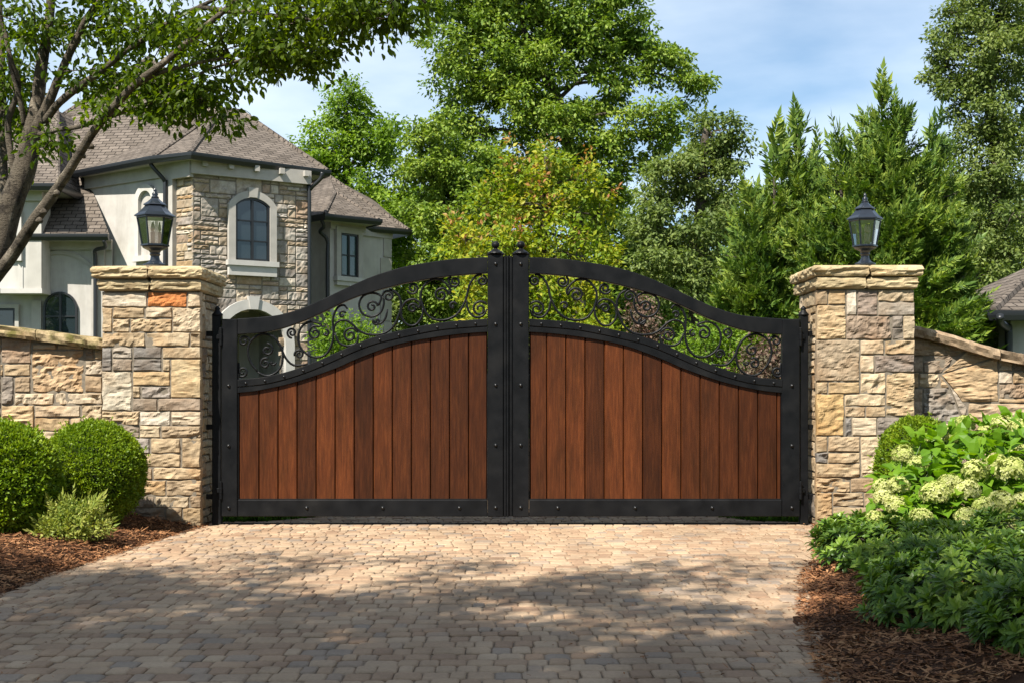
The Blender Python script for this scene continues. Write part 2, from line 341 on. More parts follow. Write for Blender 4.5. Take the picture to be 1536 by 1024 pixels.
# ------------------------------------------------------------------ leaves
L5 = (np.array([[0, 0, 0], [.5, .27, .07], [.5, 0, 0], [.5, -.27, .07], [1, 0, -.06]]), [np.array([[0, 2, 4, 1], [0, 3, 4, 2]])])
L8 = (np.array([[0, 0, 0], [.33, .17, .05], [.33, 0, 0], [.33, -.17, .05], [.7, .15, .01], [.7, 0, -.05], [.7, -.15, .01], [1, 0, -.16]]),
      [np.array([[0, 2, 1], [0, 3, 2], [4, 5, 7], [5, 6, 7]]), np.array([[1, 2, 5, 4], [2, 3, 6, 5]])])
L8W = (L8[0] * np.array([1, 1.75, 1.3]), L8[1])
L8M = (L8[0] * np.array([1, 1.35, 1.1]), L8[1])
L4 = (np.array([[0, 0, 0], [.45, .2, .03], [1, 0, -.04], [.45, -.2, .03]]), [np.array([[0, 3, 2, 1]])])
SL = (np.array([[0, .07, 0], [0, -.07, 0], [1, -.03, 0], [1, .03, 0]]), [np.array([[0, 1, 2, 3]])])
NEED = (np.array([[0, 0, 0], [.4, .155, .03], [1, 0, 0], [.4, -.155, .03]]), [np.array([[0, 3, 2, 1]])])
def leaves(mb, T, pos, d, n, size):
    t, F = T; pos = np.asarray(pos); d = nrm(d); n = n - d * np.sum(n * d, 1, keepdims=True); n = nrm(n); s = np.cross(n, d)
    size = np.broadcast_to(np.asarray(size, float), (len(pos),))[:, None, None]
    V = pos[:, None] + size * (t[None, :, 0:1] * d[:, None] + t[None, :, 1:2] * s[:, None] + t[None, :, 2:3] * n[:, None])
    off = np.arange(len(pos))[:, None, None] * len(t)
    mb.add(V.reshape(-1, 3), [(f[None] + off).reshape(-1, f.shape[1]) for f in F])
def ball(rng, n):
    return nrm(rng.normal(size=(n, 3)))
def clumps(mb, rng, centers, rad, per, T, size, flat=.6, droop=.3, up=.8, out=None):
    """sprays of leaves round each centre"""
    c = np.repeat(centers, per, 0); m = len(c); r = np.repeat(np.broadcast_to(rad, (len(centers),)), per)[:, None]
    q = ball(rng, m) * (rng.random((m, 1)) ** .45) * np.array([1, 1, flat]); p = c + q * r
    d = q * .9 + rng.normal(size=(m, 3)) * .45 + np.array([0, 0, -droop])
    nn = np.array([0, 0, up]) + q * .7 + rng.normal(size=(m, 3)) * .45
    leaves(mb, T, p, d, nn, size * rng.uniform(.65, 1.25, m))

def limb(mb, a, b, r0, r1, rng, sag=.1, n=7, sides=6):
    a = np.asarray(a); b = np.asarray(b); L = np.linalg.norm(b - a); t = np.linspace(0, 1, n)[:, None]
    mid = (a + b) / 2 + rng.normal(size=3) * L * .08 + np.array([0, 0, L * sag]); p = (1 - t) ** 2 * a + 2 * t * (1 - t) * mid + t ** 2 * b
    tube(mb, p, np.linspace(r0, r1, n), sides, False)

def make_tree(name, label, base, trunk, r0, blobs, leafm, leaf=.16, ncl=20, per=70, crad=.6, seed=0, T=L5, flat=.6, droop=.3, group=None, bark='bark_far', cat='tree', extra=None):
    """blobs: (px, py, depth, rx_px, ry_px, rdepth_m); trunk: list of pixel points at given depth"""
    rng = np.random.default_rng(seed); t = thing(name, label, cat, base, group)
    tr = MB(); tp = catmull([np.asarray(base, float)] + [P(*q) for q in trunk], 6)
    tube(tr, tp, np.linspace(r0, r0 * .3, len(tp)), 9, False)
    cr = MB(); C = []
    for (px, py, Y, rx, ry, rd) in blobs:
        c = P(px, py, Y); R = np.array([rx / FPX * Y, rd, ry / FPX * Y]); k = max(3, int(ncl * (R[0] * R[1] * R[2]) ** (2 / 3)))
        q = ball(rng, k) * (rng.random((k, 1)) ** .38); cc = c + q * R; C.append(cc)
        below = tp[tp[:, 2] < c[2] - .2 * R[2]]; src = below[-1] if len(below) else tp[len(tp) // 2]
        limb(tr, src, c, r0 * .22, r0 * .08, rng, .22)
        for e in cc[:: max(1, k // 7)]: limb(tr, c, e, r0 * .08, r0 * .03, rng, .08, 5, 4)
    C = np.concatenate(C); rr = crad * rng.uniform(.55, 1.25, len(C))
    clumps(cr, rng, C, rr, per, T, leaf, flat, droop)
    if extra: cr.mi = 1; extra(cr, C, rng)
    tr.build('trunk', M[bark], t, smooth=True); cr.build('crown', [M[leafm], M['leaf_rust']] if extra else M[leafm], t)
    return t

# ------------------------------------------------------------------ stone work
def stone(mb, O, U, Vv, Nn, quad, tone, dep=.03, res=.014, amp=.012, seed=0, rnd=.012, back=.05):
    """one rough-split block: quad of four (u,v) corners on the face plane, bilinear grid pushed out along N"""
    q = np.asarray(quad, float); w_ = max(np.linalg.norm(q[1] - q[0]), np.linalg.norm(q[2] - q[3])); h_ = max(np.linalg.norm(q[3] - q[0]), np.linalg.norm(q[2] - q[1]))
    nu = max(4, int(w_ / res)); nv = max(4, int(h_ / res))
    def sp(n, L):
        t = np.linspace(0, 1, n + 1); e = min(.3, rnd * .55 / max(L, 1e-3)); t[1] = e; t[-2] = 1 - e; return t
    a, b = np.meshgrid(sp(nu, w_), sp(nv, h_), indexing='ij')
    uv = (1 - a)[..., None] * ((1 - b)[..., None] * q[0] + b[..., None] * q[3]) + a[..., None] * ((1 - b)[..., None] * q[1] + b[..., None] * q[2])
    rng = np.random.default_rng(seed)
    # wobble the outline
    wob = np.stack([vnoise(np.stack([uv[..., 0] * 14, uv[..., 1] * 14, np.full(a.shape, seed * .7)], -1), 3), vnoise(np.stack([uv[..., 0] * 14, uv[..., 1] * 14, np.full(a.shape, seed * .7 + 40)], -1), 4)], -1) * .006
    uv = uv + wob
    eu = np.minimum(a, 1 - a) * w_; ev = np.minimum(b, 1 - b) * h_; e = np.minimum(eu, ev)
    edge = np.clip(e / rnd, 0, 1); edge = np.sqrt(np.clip(1 - (1 - edge) ** 2, 0, 1))
    H = np.full(a.shape, dep * 1.1)
    for k in range(6):      # chisel planes
        ang = rng.uniform(0, 2 * PI); g = rng.uniform(.08, .62); p0 = (rng.random(), rng.random())
        pl = dep * rng.uniform(.75, 1.25) - g * (np.cos(ang) * (a - p0[0]) * w_ + np.sin(ang) * (b - p0[1]) * h_)
        H = np.minimum(H, pl)
    kk = rng.uniform(.55, 1.6); amp = amp * rng.uniform(.6, 1.6); rot = rng.normal() * .35; ua = uv[..., 0] + rot * uv[..., 1]; s3 = np.stack([ua * 9 * kk + seed, (uv[..., 1] - rot * .5 * uv[..., 0]) * rng.uniform(14, 30), np.full(a.shape, seed * 1.3)], -1)
    rid = 1 - np.abs(fbm(s3, 11, 3)) * 1.4
    H = np.maximum(H, dep * .55) + amp * (rid - .6) + amp * .35 * vnoise(s3 * 3.1, 8)
    H = np.maximum(H, .004) * (.12 + .88 * edge)
    O = np.asarray(O); V = O + uv[..., 0:1] * U + uv[..., 1:2] * Vv + H[..., None] * Nn
    m = nv + 1; I = np.arange((nu + 1) * m).reshape(nu + 1, m)
    F = np.stack([I[:-1, :-1], I[1:, :-1], I[1:, 1:], I[:-1, 1:]], -1).reshape(-1, 4)
    ring = np.concatenate([I[:, 0], I[-1, 1:], I[-2::-1, -1], I[0, -2:0:-1]])
    Vf = V.reshape(-1, 3); bk = Vf[ring] - (H.reshape(-1)[ring][:, None] + back) * Nn; k = len(ring); j = np.arange(k); j2 = (j + 1) % k
    Fs = np.stack([ring[j2], ring[j], len(Vf) + j, len(Vf) + j2], -1)
    # slight mineral banding inside a stone
    ban = 1 + .10 * vnoise(np.stack([uv[..., 0] * 7, uv[..., 1] * 16, np.full(a.shape, seed * 2.1)], -1), 21).reshape(-1)
    colr = np.concatenate([np.asarray(tone)[None] * ban[:, None], np.tile(np.asarray(tone) * .8, (k, 1))])
    mb.add(np.concatenate([Vf, bk]), [F, Fs], colr)
TAN = [(.47, .39, .28), (.43, .35, .245), (.53, .455, .345), (.40, .325, .235), (.57, .50, .40), (.49, .42, .315), (.36, .285, .205), (.455, .37, .26)]
TAN = [(x * .93, y * .88, z * .80) for x, y, z in TAN]
ACC = [(.27, .22, .17), (.23, .20, .17), (.37, .27, .16), (.42, .31, .18), (.31, .245, .185)]
HST_ = 1.25
HST = [(.34, .31, .27), (.28, .26, .23), (.38, .33, .26), (.33, .27, .20), (.24, .22, .20), (.42, .38, .32), (.28, .215, .16), (.36, .33, .29)]
HST = [tuple(x * HST_ for x in c) for c in HST]
def pick(rng, pal=TAN, acc=ACC, pa=.16):
    c = acc[rng.integers(len(acc))] if rng.random() < pa else pal[rng.integers(len(pal))]
    return np.array(c) * rng.uniform(.88, 1.12)
def pack(w_, h_, cell, rng, smax=(6, 3), wmin=2):
    nx = max(1, round(w_ / cell)); ny = max(1, round(h_ / cell)); occ = np.zeros((nx, ny), bool); out = []
    for j in range(ny):
        for i in range(nx):
            if occ[i, j]: continue
            mw = 0
            while i + mw < nx and not occ[i + mw, j] and mw < smax[0]: mw += 1
            sw = mw if mw <= wmin else int(rng.integers(wmin, mw + 1))
            if mw - sw == 1: sw = mw
            hh = 1 if rng.random() < .45 else int(rng.integers(1, smax[1] + 1))
            hh = min(hh, ny - j, max(1, sw))
            occ[i:i + sw, j:j + hh] = True; out.append((i * w_ / nx, j * h_ / ny, (i + sw) * w_ / nx, (j + hh) * h_ / ny))
    return out
def rq(x0, y0, x1, y1, g=.004): return [(x0 + g, y0 + g), (x1 - g, y0 + g), (x1 - g, y1 - g), (x0 + g, y1 - g)]
def slab(mb, x0, x1, y0, y1, z0, z1, seed, tone, amp=.016, res=.016):
    """rough-faced coping slab: rounded-rectangle rings stacked in height"""
    rng = np.random.default_rng(seed); w_, d_ = x1 - x0, y1 - y0
    def side(a, b, n): return [a + (b - a) * k / n for k in range(n)]
    nx, ny = max(3, int(w_ / res)), max(3, int(d_ / res))
    px = np.array(side(x0, x1, nx) + [x1] * ny + side(x1, x0, nx) + [x0] * ny); py = np.array([y0] * nx + side(y0, y1, ny) + [y1] * nx + side(y1, y0, ny))
    cx, cy = (x0 + x1) / 2, (y0 + y1) / 2
    ox = np.where(np.isclose(px, x0), -1, np.where(np.isclose(px, x1), 1, 0)); oy = np.where(np.isclose(py, y0), -1, np.where(np.isclose(py, y1), 1, 0))
    o = nrm(np.stack([ox, oy], -1).astype(float)); L = np.arange(len(px)) * res
    zs = np.linspace(0, 1, 9); rings = []
    for k, t in enumerate(zs):
        z = z0 + (z1 - z0) * t
        s3 = np.stack([px * 7 + seed * 3, py * 7, np.full(len(px), z * 20)], -1)
        rid = 1 - np.abs(fbm(s3, 5, 3)) * 1.5
        ed = min(t, 1 - t) * 2; prof = -.022 * (1 - min(1, ed * 2.2)) ** 2
        dd = prof + amp * (rid - .7) * min(1, ed * 3 + .25) - amp * .6 * (1 if t < .4 else 0) * np.clip(vnoise(s3 * .8, 9) + .35, 0, 1)
        zz_ = z + (.004 * vnoise(s3 * .6, 2) if 0 < k < 8 else .003 * vnoise(s3 * .5, 2))
        rings.append(np.stack([px + o[:, 0] * dd, py + o[:, 1] * dd, zz_], -1))
    V = np.concatenate(rings); n = len(px); i = np.arange(8)[:, None] * n; j = np.arange(n)[None]; j2 = (j + 1) % n
    F = [np.stack([i + j, i + j2, i + n + j2, i + n + j], -1).reshape(-1, 4)]
    top = V[-n:]; ct = top.mean(0); V = np.concatenate([V, [ct, V[:n].mean(0)]]); jj = np.arange(n)
    F += [np.stack([8 * n + jj, 8 * n + (jj + 1) % n, np.full(n, 9 * n)], -1), np.stack([(jj + 1) % n, jj, np.full(n, 9 * n + 1)], -1)]
    c = np.asarray(tone) * (1 + .12 * vnoise(V * 6, seed))[:, None]; mb.add(V, F, c)

def pillar(name, label, xl, xr, caps, rects, seed, depth=.74, special=()):
    Y = 10.0; X0 = (xl - CXP) / FPX * Y; X1 = (xr - CXP) / FPX * Y; rng = np.random.default_rng(seed)
    ztop = P(0, caps[0][3], Y)[2]; dep = .03
    t = thing(name, label, 'pillar', ((X0 + X1) / 2, Y + depth / 2, 0))
    s = MB(); U = np.array([1., 0, 0]); Zv = np.array([0, 0, 1.])
    f0 = Y + dep
    for k, (x0, y0, x1, y1) in enumerate(rects):
        u0, u1 = (x0 - CXP) / FPX * Y, (x1 - CXP) / FPX * Y; v1, v0 = EYE + (HOR - y0) / FPX * Y, EYE + (HOR - y1) / FPX * Y
        if x0 < xl + 3: u0 = X0 - .004
        if x1 > xr - 3: u1 = X1 + .004
        tone = pick(rng)
        for (sx, sy, tn) in special:
            if x0 <= sx <= x1 and y0 <= sy <= y1: tone = np.array(tn)
        big = (u1 - u0) * (v1 - v0) > .02
        stone(s, (0, f0, 0), U, Zv, np.array([0, -1., 0]), rq(u0, v0, u1, v1, .0035), tone, dep, .012, .012 if big else .009, seed * 100 + k)
    for (xx, uu, nn, s2) in ((X1 - dep, np.array([0, 1., 0]), np.array([1., 0, 0]), 5), (X0 + dep, np.array([0, -1., 0]), np.array([-1., 0, 0]), 9)):
        o = (xx, f0 if nn[0] > 0 else Y + depth - dep, 0)
        for k, r in enumerate(pack(depth - 2 * dep, ztop, .058, np.random.default_rng(seed + s2), (7, 3))):
            stone(s, o, uu, Zv, nn, rq(*r), pick(rng), dep, .018, .009, seed * 57 + k + s2 * 999)
    for k, r in enumerate(pack(X1 - X0 - 2 * dep, ztop, .07, np.random.default_rng(seed + 3))):
        stone(s, (X1 - dep, Y + depth - dep, 0), -U, Zv, np.array([0, 1., 0]), rq(*r), pick(rng), dep, .03, .009, seed * 31 + k)
    s.build('shaft', M['stone'], t)
    core = MB(); bbox(core, X0 + dep + .004, X1 - dep - .004, Y + dep - .005, Y + depth - dep + .004, 0.002, ztop + .004, 0); core.build('mortar_core', M['mortar'], t)
    for k, (a, b, y0, y1) in enumerate(caps):
        c = MB(); xa, xb = (a - CXP) / FPX * Y, (b - CXP) / FPX * Y; z1, z0 = P(0, y0, Y)[2], P(0, y1, Y)[2]; ov = (X0 - xa)
        mid = xa + (xb - xa) * (.51 if k else .5)
        for q, (p0, p1) in enumerate(((xa, mid - .002), (mid + .002, xb))):
            slab(c, p0, p1, Y - ov, Y + depth + ov, z0 + .002, z1, seed + k * 7 + q, np.array((.46, .375, .23)) * (1.0 + .1 * (q - .5)) * (1.08 if k else .95), .016 if k else .012)
        c.build('coping' if k else 'cap_course', M['capstone'], t)
    return t, ztop

def c3(l): return [(a / 2.381, 370 + b / 2.381, c / 2.381, 370 + d / 2.381) for a, b, c, d in l]
def c6(l): return [(1180 + a / 2.694, 260 + b / 2.694, 1180 + c / 2.694, 260 + d / 2.694) for a, b, c, d in l]
def c7(l): return [(1130 + a / 2.207, 560 + b / 2.207, 1130 + c / 2.207, 560 + d / 2.207) for a, b, c, d in l]
RL = c3([(363,160,524,216),(524,160,667,216),(667,160,713,216),(363,216,399,306),(399,216,516,256),(516,216,613,256),(613,216,713,306),(399,256,462,306),(462,256,613,306),
 (363,306,517,357),(517,306,675,357),(675,306,713,357),(363,357,398,444),(398,357,472,399),(472,357,577,399),(577,357,713,399),(398,399,472,444),(472,399,577,444),(577,399,606,444),(606,399,713,540),
 (363,444,469,586),(469,444,606,496),(469,496,501,540),(501,496,606,540),(469,540,561,586),(561,540,713,586),(363,586,496,638),(496,586,608,638),(608,586,713,638),(363,638,496,682),(496,638,572,682),(572,638,713,682),
 (363,682,534,738),(534,682,644,738),(644,682,713,788),(363,738,450,788),(450,738,644,788),(363,788,542,832),(542,788,713,832),(363,832,452,890),(452,832,591,890),(591,832,713,890),(363,890,550,932),(550,890,676,932),(676,890,713,932),
 (363,932,480,1000),(480,932,587,1000),(587,932,648,1000),(648,932,713,1000)])
RR = c6([(124,470,169,532),(169,470,243,532),(243,470,287,575),(287,470,371,575),(371,470,520,520),(371,520,520,575),(124,532,243,671),(243,575,426,671),(426,575,474,624),(474,575,520,671),(426,624,474,671),
 (124,671,299,840),(299,671,397,731),(397,671,520,731),(299,731,358,804),(358,731,520,804),(299,804,405,890),(405,804,520,981),(124,840,169,890),(169,840,299,890),(238,890,405,940),(238,940,322,984),(322,940,405,984)])
RR += c7([(212,66,305,207),(305,144,328,207),(328,144,412,207),(412,143,536,207),(212,207,249,261),(249,207,357,260),(357,207,536,345),(212,261,249,297),(249,260,357,297),(212,297,357,345),(212,345,324,393),(324,345,432,393),(432,345,536,393),
 (212,393,264,506),(264,393,369,440),(369,393,536,440),(264,440,402,506),(402,440,536,506)])
GREY = (.20, .185, .17); ORG = (.50, .20, .07); PALE = (.56, .50, .41); BRN = (.31, .235, .165)
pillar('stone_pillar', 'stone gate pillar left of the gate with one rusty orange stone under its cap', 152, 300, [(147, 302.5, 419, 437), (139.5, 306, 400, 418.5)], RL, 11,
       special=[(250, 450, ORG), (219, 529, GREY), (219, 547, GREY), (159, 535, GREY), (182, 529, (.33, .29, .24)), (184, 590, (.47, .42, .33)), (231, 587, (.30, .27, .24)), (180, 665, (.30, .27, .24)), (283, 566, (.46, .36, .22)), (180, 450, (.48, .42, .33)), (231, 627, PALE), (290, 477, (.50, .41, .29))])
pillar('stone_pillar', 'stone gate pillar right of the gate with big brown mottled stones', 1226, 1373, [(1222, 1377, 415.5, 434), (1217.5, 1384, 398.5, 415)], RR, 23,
       special=[(1300, 455, (.25, .20, .165)), (1277, 465, PALE), (1305, 490, (.29, .225, .17)), (1258, 540, (.34, .27, .19)), (1345, 545, (.24, .20, .17)), (1345, 462, (.34, .30, .25)), (1248, 480, (.48, .37, .23)), (1355, 590, (.45, .35, .22)), (1247, 610, (.45, .31, .15)), (1273, 640, GREY), (1233, 686, GREY), (1370, 500, (.36, .27, .16)), (1365, 487, (.44, .36, .25))])

def wall(name, label, xa, xb, top, seed, Y=10.34, laid=(), box=None):
    """garden wall: xa..xb metres, top(u)->z; thick .36"""
    t = thing(name, label, 'wall', ((xa + xb) / 2, Y + .18, 0)); rng = np.random.default_rng(seed); s = MB(); dep = .03
    U = np.array([1., 0, 0]); Zv = np.array([0, 0, 1.]); zmax = max(top(np.linspace(xa, xb, 30))); f0 = Y + dep
    xu = lambda x: (x - CXP) / FPX * Y
    zv = lambda y: EYE + (HOR - y) / FPX * Y
    bx0, bx1, zb = xu(box[0]), xu(box[1]), zv(box[2])
    for k, (q, tone) in enumerate(laid):
        if len(q) == 4 and not hasattr(q[0], '__len__'): q = [(q[0] + .6, q[3] - .6), (q[2] - .6, q[3] - .6), (q[2] - .6, q[1] + .6), (q[0] + .6, q[1] + .6)]
        q = [(xu(x), zv(y)) for x, y in q]; t2 = pick(rng, pa=.2) if tone is None else np.array(tone)
        stone(s, (0, f0, 0), U, Zv, np.array([0, -1., 0]), q, t2, dep, .014, .013, seed * 77 + k)
    regs = [(xa, xb, 0, zb)] + ([(xa, bx0, zb, zmax)] if bx0 > xa + .1 else []) + ([(bx1, xb, zb, zmax)] if bx1 < xb - .1 else [])
    for ri, (ua, ub, za, zc) in enumerate(regs):
        for k, (u0, v0, u1, v1) in enumerate(pack(ub - ua, zc - za, .062, rng, (7, 3))):
            u0 += ua; u1 += ua; v0 += za; v1 += za; ta, tb = top(np.array([u0, u1])) - .06
            if v0 > min(ta, tb) - .02: continue
            q = [(u0 + .004, v0 + .004), (u1 - .004, v0 + .004), (u1 - .004, min(v1, tb) - .004), (u0 + .004, min(v1, ta) - .004)]
            stone(s, (0, f0, 0), U, Zv, np.array([0, -1., 0]), q, pick(rng, pa=.25), dep, .016, .011, seed * 91 + k + ri * 500)
    s.build('stone_face', M['stone'], t)
    core = MB(); uu = np.linspace(xa, xb, 40); tt = top(uu) - .055
    V = []; 
    for yy in (Y + dep - .005, Y + .36):
        V += [(u, yy, 0.0) for u in uu] + [(u, yy, z) for u, z in zip(uu, tt)]
    n = 40; j = np.arange(n - 1)
    core.add(np.array(V), [np.stack([j, j + 1, n + j + 1, n + j], -1), np.stack([2 * n + j + 1, 2 * n + j, 3 * n + j, 3 * n + j + 1], -1), np.stack([n + j, n + j + 1, 3 * n + j + 1, 3 * n + j], -1)])
    core.build('mortar_core', M['mortar'], t)
    cp = MB(); u = xa; k = 0
    while u < xb - .01:
        L = min(xb - u, rng.uniform(.45, .75)); nn = max(6, int(L / .018)); us = np.linspace(u + .003, u + L - .003, nn)
        ring = np.array([(-.05, -.085), (-.062, -.06), (-.066, -.03), (-.06, -.008), (-.03, 0), (.1, .004), (.25, .004), (.38, 0), (.41, -.02), (.41, -.085)])
        zt = top(us); V = []
        for q, (dy, dz) in enumerate(ring):
            s3 = np.stack([us * 8, np.full(nn, q * .9), np.full(nn, k * 3.3 + seed)], -1); rid = (1 - np.abs(fbm(s3, 6, 3)) * 1.5 - .6)
            o = .02 * rid if q < 4 else .004 * rid
            V.append(np.stack([us, Y + dy - (o if q < 4 else 0) + 0 * us, zt + dz + (o if q >= 4 else .006 * rid)], -1))
        V = np.array(V).transpose(1, 0, 2); m = len(ring); i = np.arange(nn - 1)[:, None] * m; jx = np.arange(m)[None]; j2 = (jx + 1) % m
        tone = np.array((.40, .315, .19) if seed % 2 else (.36, .27, .18)) * rng.uniform(.85, 1.15)
        cp.add(V.reshape(-1, 3), [np.stack([i + j2, i + jx, i + m + jx, i + m + j2], -1).reshape(-1, 4), np.arange(m)[None], (np.arange(m)[::-1] + (nn - 1) * m)[None]], tone)
        u += L; k += 1
    cp.build('coping', M['capmoss' if seed % 2 else 'capstone'], t); return t
def mk_moss():
    m = stonemat('mossy_cap_stone', .6); nt = m.node_tree; b = [n for n in nt.nodes if n.type == 'BSDF_PRINCIPLED'][0]
    src = b.inputs['Base Color'].links[0].from_socket; n = noise(nt, 9, 5, mapped(nt))
    setc(nt, b, mixc(nt, ramp(nt, n, [(.42, 0.0), (.6, .85)]), src, (.085, .085, .018)), .95, .1); return m
M['capmoss'] = mk_moss()
ZW = lambda y: EYE + (HOR - y) / FPX * 10.34
XW = lambda x: (x - CXP) / FPX * 10.34
lw_x = [XW(v) for v in (-900, -150, 0, 60, 110, 160)]; lw_z = [ZW(v) for v in (470, 478, 488, 495, 502, 508)]
rw_x = [XW(v) for v in (1370, 1382, 1420, 1450, 1480, 1510, 1540, 1650, 2400)]; rw_z = [ZW(v) for v in (489, 491, 500, 510, 519, 526, 532, 545, 550)]
LW = [(0, 326, 109, 416, (.34, .26, .19)), (111, 346, 200, 368), (202, 350, 297, 368), (111, 369, 297, 519, (.43, .31, .19)), (299, 360, 332, 403), (334, 362, 364, 403), (299, 405, 364, 458, (.42, .36, .28)), (299, 460, 364, 519), (10, 418, 106, 461), (-5, 418, 8, 461), (0, 463, 45, 564), (47, 463, 106, 519), (48, 521, 190, 564), (192, 521, 364, 562),
      (0, 566, 119, 657, (.47, .35, .21)), (120, 566, 285, 608), (287, 564, 364, 630), (120, 610, 244, 657), (246, 610, 286, 657), (287, 632, 364, 690), (120, 659, 222, 690), (224, 659, 286, 690), (0, 659, 119, 690)]
_w = lambda *p: [(1180 + x / 2.694, 260 + y / 2.694) for x, y in p]
BIGT = (.45, .33, .20); GRYT = (.275, .25, .22)
RW_ = [(_w((500, 735), (690, 735), (735, 712), (500, 655)), (.33, .25, .165)), (_w((500, 802), (555, 802), (555, 738), (500, 738)), None), (_w((558, 804), (628, 804), (690, 738), (558, 738)), (.29, .235, .18)), (_w((628, 812), (714, 922), (858, 922), (858, 744)), BIGT), (_w((632, 806), (856, 738), (800, 725), (738, 714)), (.40, .30, .19)),
       (_w((862, 797), (917, 797), (917, 742), (862, 738)), None), (_w((920, 797), (985, 797), (985, 748), (920, 742)), (.30, .24, .18)), (_w((862, 848), (917, 848), (917, 800), (862, 800)), PALE), (_w((920, 848), (985, 848), (985, 800), (920, 800)), None), (_w((862, 906), (985, 906), (985, 851), (862, 851)), (.34, .27, .2)), (_w((862, 926), (985, 926), (985, 909), (862, 909)), None),
       (_w((540, 864), (622, 864), (622, 807), (540, 807)), None), (_w((625, 864), (660, 864), (628, 820), (625, 818)), None), (_w((556, 1002), (716, 1002), (662, 868), (556, 868)), GRYT), (_w((664, 864), (720, 998), (733, 945), (672, 868)), (.38, .33, .27)), (_w((736, 1004), (985, 1004), (985, 929), (740, 929)), (.44, .34, .23)), (_w((500, 864), (537, 864), (537, 806), (500, 806)), None), (_w((500, 1002), (553, 1002), (553, 868), (500, 868)), (.36, .29, .21))]
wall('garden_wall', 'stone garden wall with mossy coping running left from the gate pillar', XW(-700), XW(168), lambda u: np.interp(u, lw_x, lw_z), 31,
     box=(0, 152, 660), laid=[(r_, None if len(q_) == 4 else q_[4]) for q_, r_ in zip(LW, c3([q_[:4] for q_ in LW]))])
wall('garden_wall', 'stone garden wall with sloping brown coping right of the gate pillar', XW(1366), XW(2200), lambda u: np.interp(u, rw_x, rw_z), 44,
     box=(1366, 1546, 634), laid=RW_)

# ------------------------------------------------------------------ gate
GY = 10.16
gX = lambda x, Y=GY: (x - CXP) / FPX * Y
gZ = lambda y, Y=GY: EYE + (HOR - y) / FPX * Y
T1 = np.array([(332, 479.5), (356, 478), (386, 476), (420, 472), (455, 461.5), (489, 446.5), (523.5, 430), (558, 415), (601, 401.5), (644, 393.5), (687, 388), (731.5, 386)])
T2 = np.array([(355, 502), (394.7, 499), (422, 493), (449, 484), (471, 475), (504, 459), (531, 447), (559, 438), (586, 430.5), (613.5, 424), (654.5, 417), (695.5, 412.4), (731.5, 410)])
M1 = np.array([(355, 569), (394.7, 565), (430, 557), (463, 546), (493, 533.5), (531, 516.5), (559, 506), (586, 499), (627, 490), (668, 483), (731.5, 478)])
M2 = np.array([(355, 587), (389, 583), (444, 570.5), (501, 551), (531, 537.7), (559, 526.7), (587, 517), (616, 510), (645, 505), (673.6, 501), (701, 498), (731.5, 496)])
def crv(pts):
    p = catmull(pts, 6); return lambda x: np.interp(x, p[:, 0], p[:, 1])
fT1, fT2, fM1, fM2 = crv(T1), crv(T2), crv(M1), crv(M2)
def rail(mb, X, Z1, Z0, y0, y1, b=.005):
    """bar between two curves, chamfered"""
    n = len(X); rg = []
    for (yy, a) in ((y0, b), (y0 + b, 0), (y1 - b, 0), (y1, b)): rg.append(np.stack([X, np.full(n, yy), Z1 - a], -1))
    for (yy, a) in ((y1, b), (y1 - b, 0), (y0 + b, 0), (y0, b)): rg.append(np.stack([X, np.full(n, yy), Z0 + a], -1))
    V = np.array(rg).transpose(1, 0, 2); i = np.arange(n - 1)[:, None] * 8; j = np.arange(8)[None]; j2 = (j + 1) % 8
    mb.add(V.reshape(-1, 3), [np.stack([i + j, i + j2, i + 8 + j2, i + 8 + j], -1).reshape(-1, 4), np.arange(8)[None], (np.arange(8) + (n - 1) * 8)[None]])
_rv = MB(); lathe(_rv, [(.0128, 0), (.0128, .004), (.0095, .0045), (.0088, .009), (.006, .0125), (.001, .014)], (0, 0, 0), 12)
_o = _rv.build('rivet', M['bolt'], smooth=True); RIVET = _o.data; bpy.data.objects.remove(_o)
def child(name, me, parent, loc, rot=(0, 0, 0), scale=1):
    o = bpy.data.objects.new(name, me); COL.objects.link(o); o.parent = parent; o.location = Vector(tuple(np.asarray(loc) - WB[parent.name])); o.rotation_euler = rot; o.scale = (scale,) * 3; return o
def spiral(c, r, a0, turns, sgn, r_end=.22, n=26):
    """from the rim (angle a0) inwards"""
    t = np.linspace(0, 1, n); a = a0 + sgn * turns * 2 * PI * t; rr = r * (1 - (1 - r_end) * t ** .85)
    return np.stack([c[0] + rr * np.cos(a), c[1] - rr * np.sin(a)], -1)
def scr(a=None, path=(), b=None):
    """a scroll: spiral end a, free path, spiral end b, in the enlarged picture's units"""
    L = []
    if a: L += list(spiral((a[0], a[1]), a[2], math.radians(a[3]), a[4], a[5])[::-1])
    L += [tuple(p) for p in path]
    if b: L += list(spiral((b[0], b[1]), b[2], math.radians(b[3]), b[4], b[5]))
    return np.array(L, float)
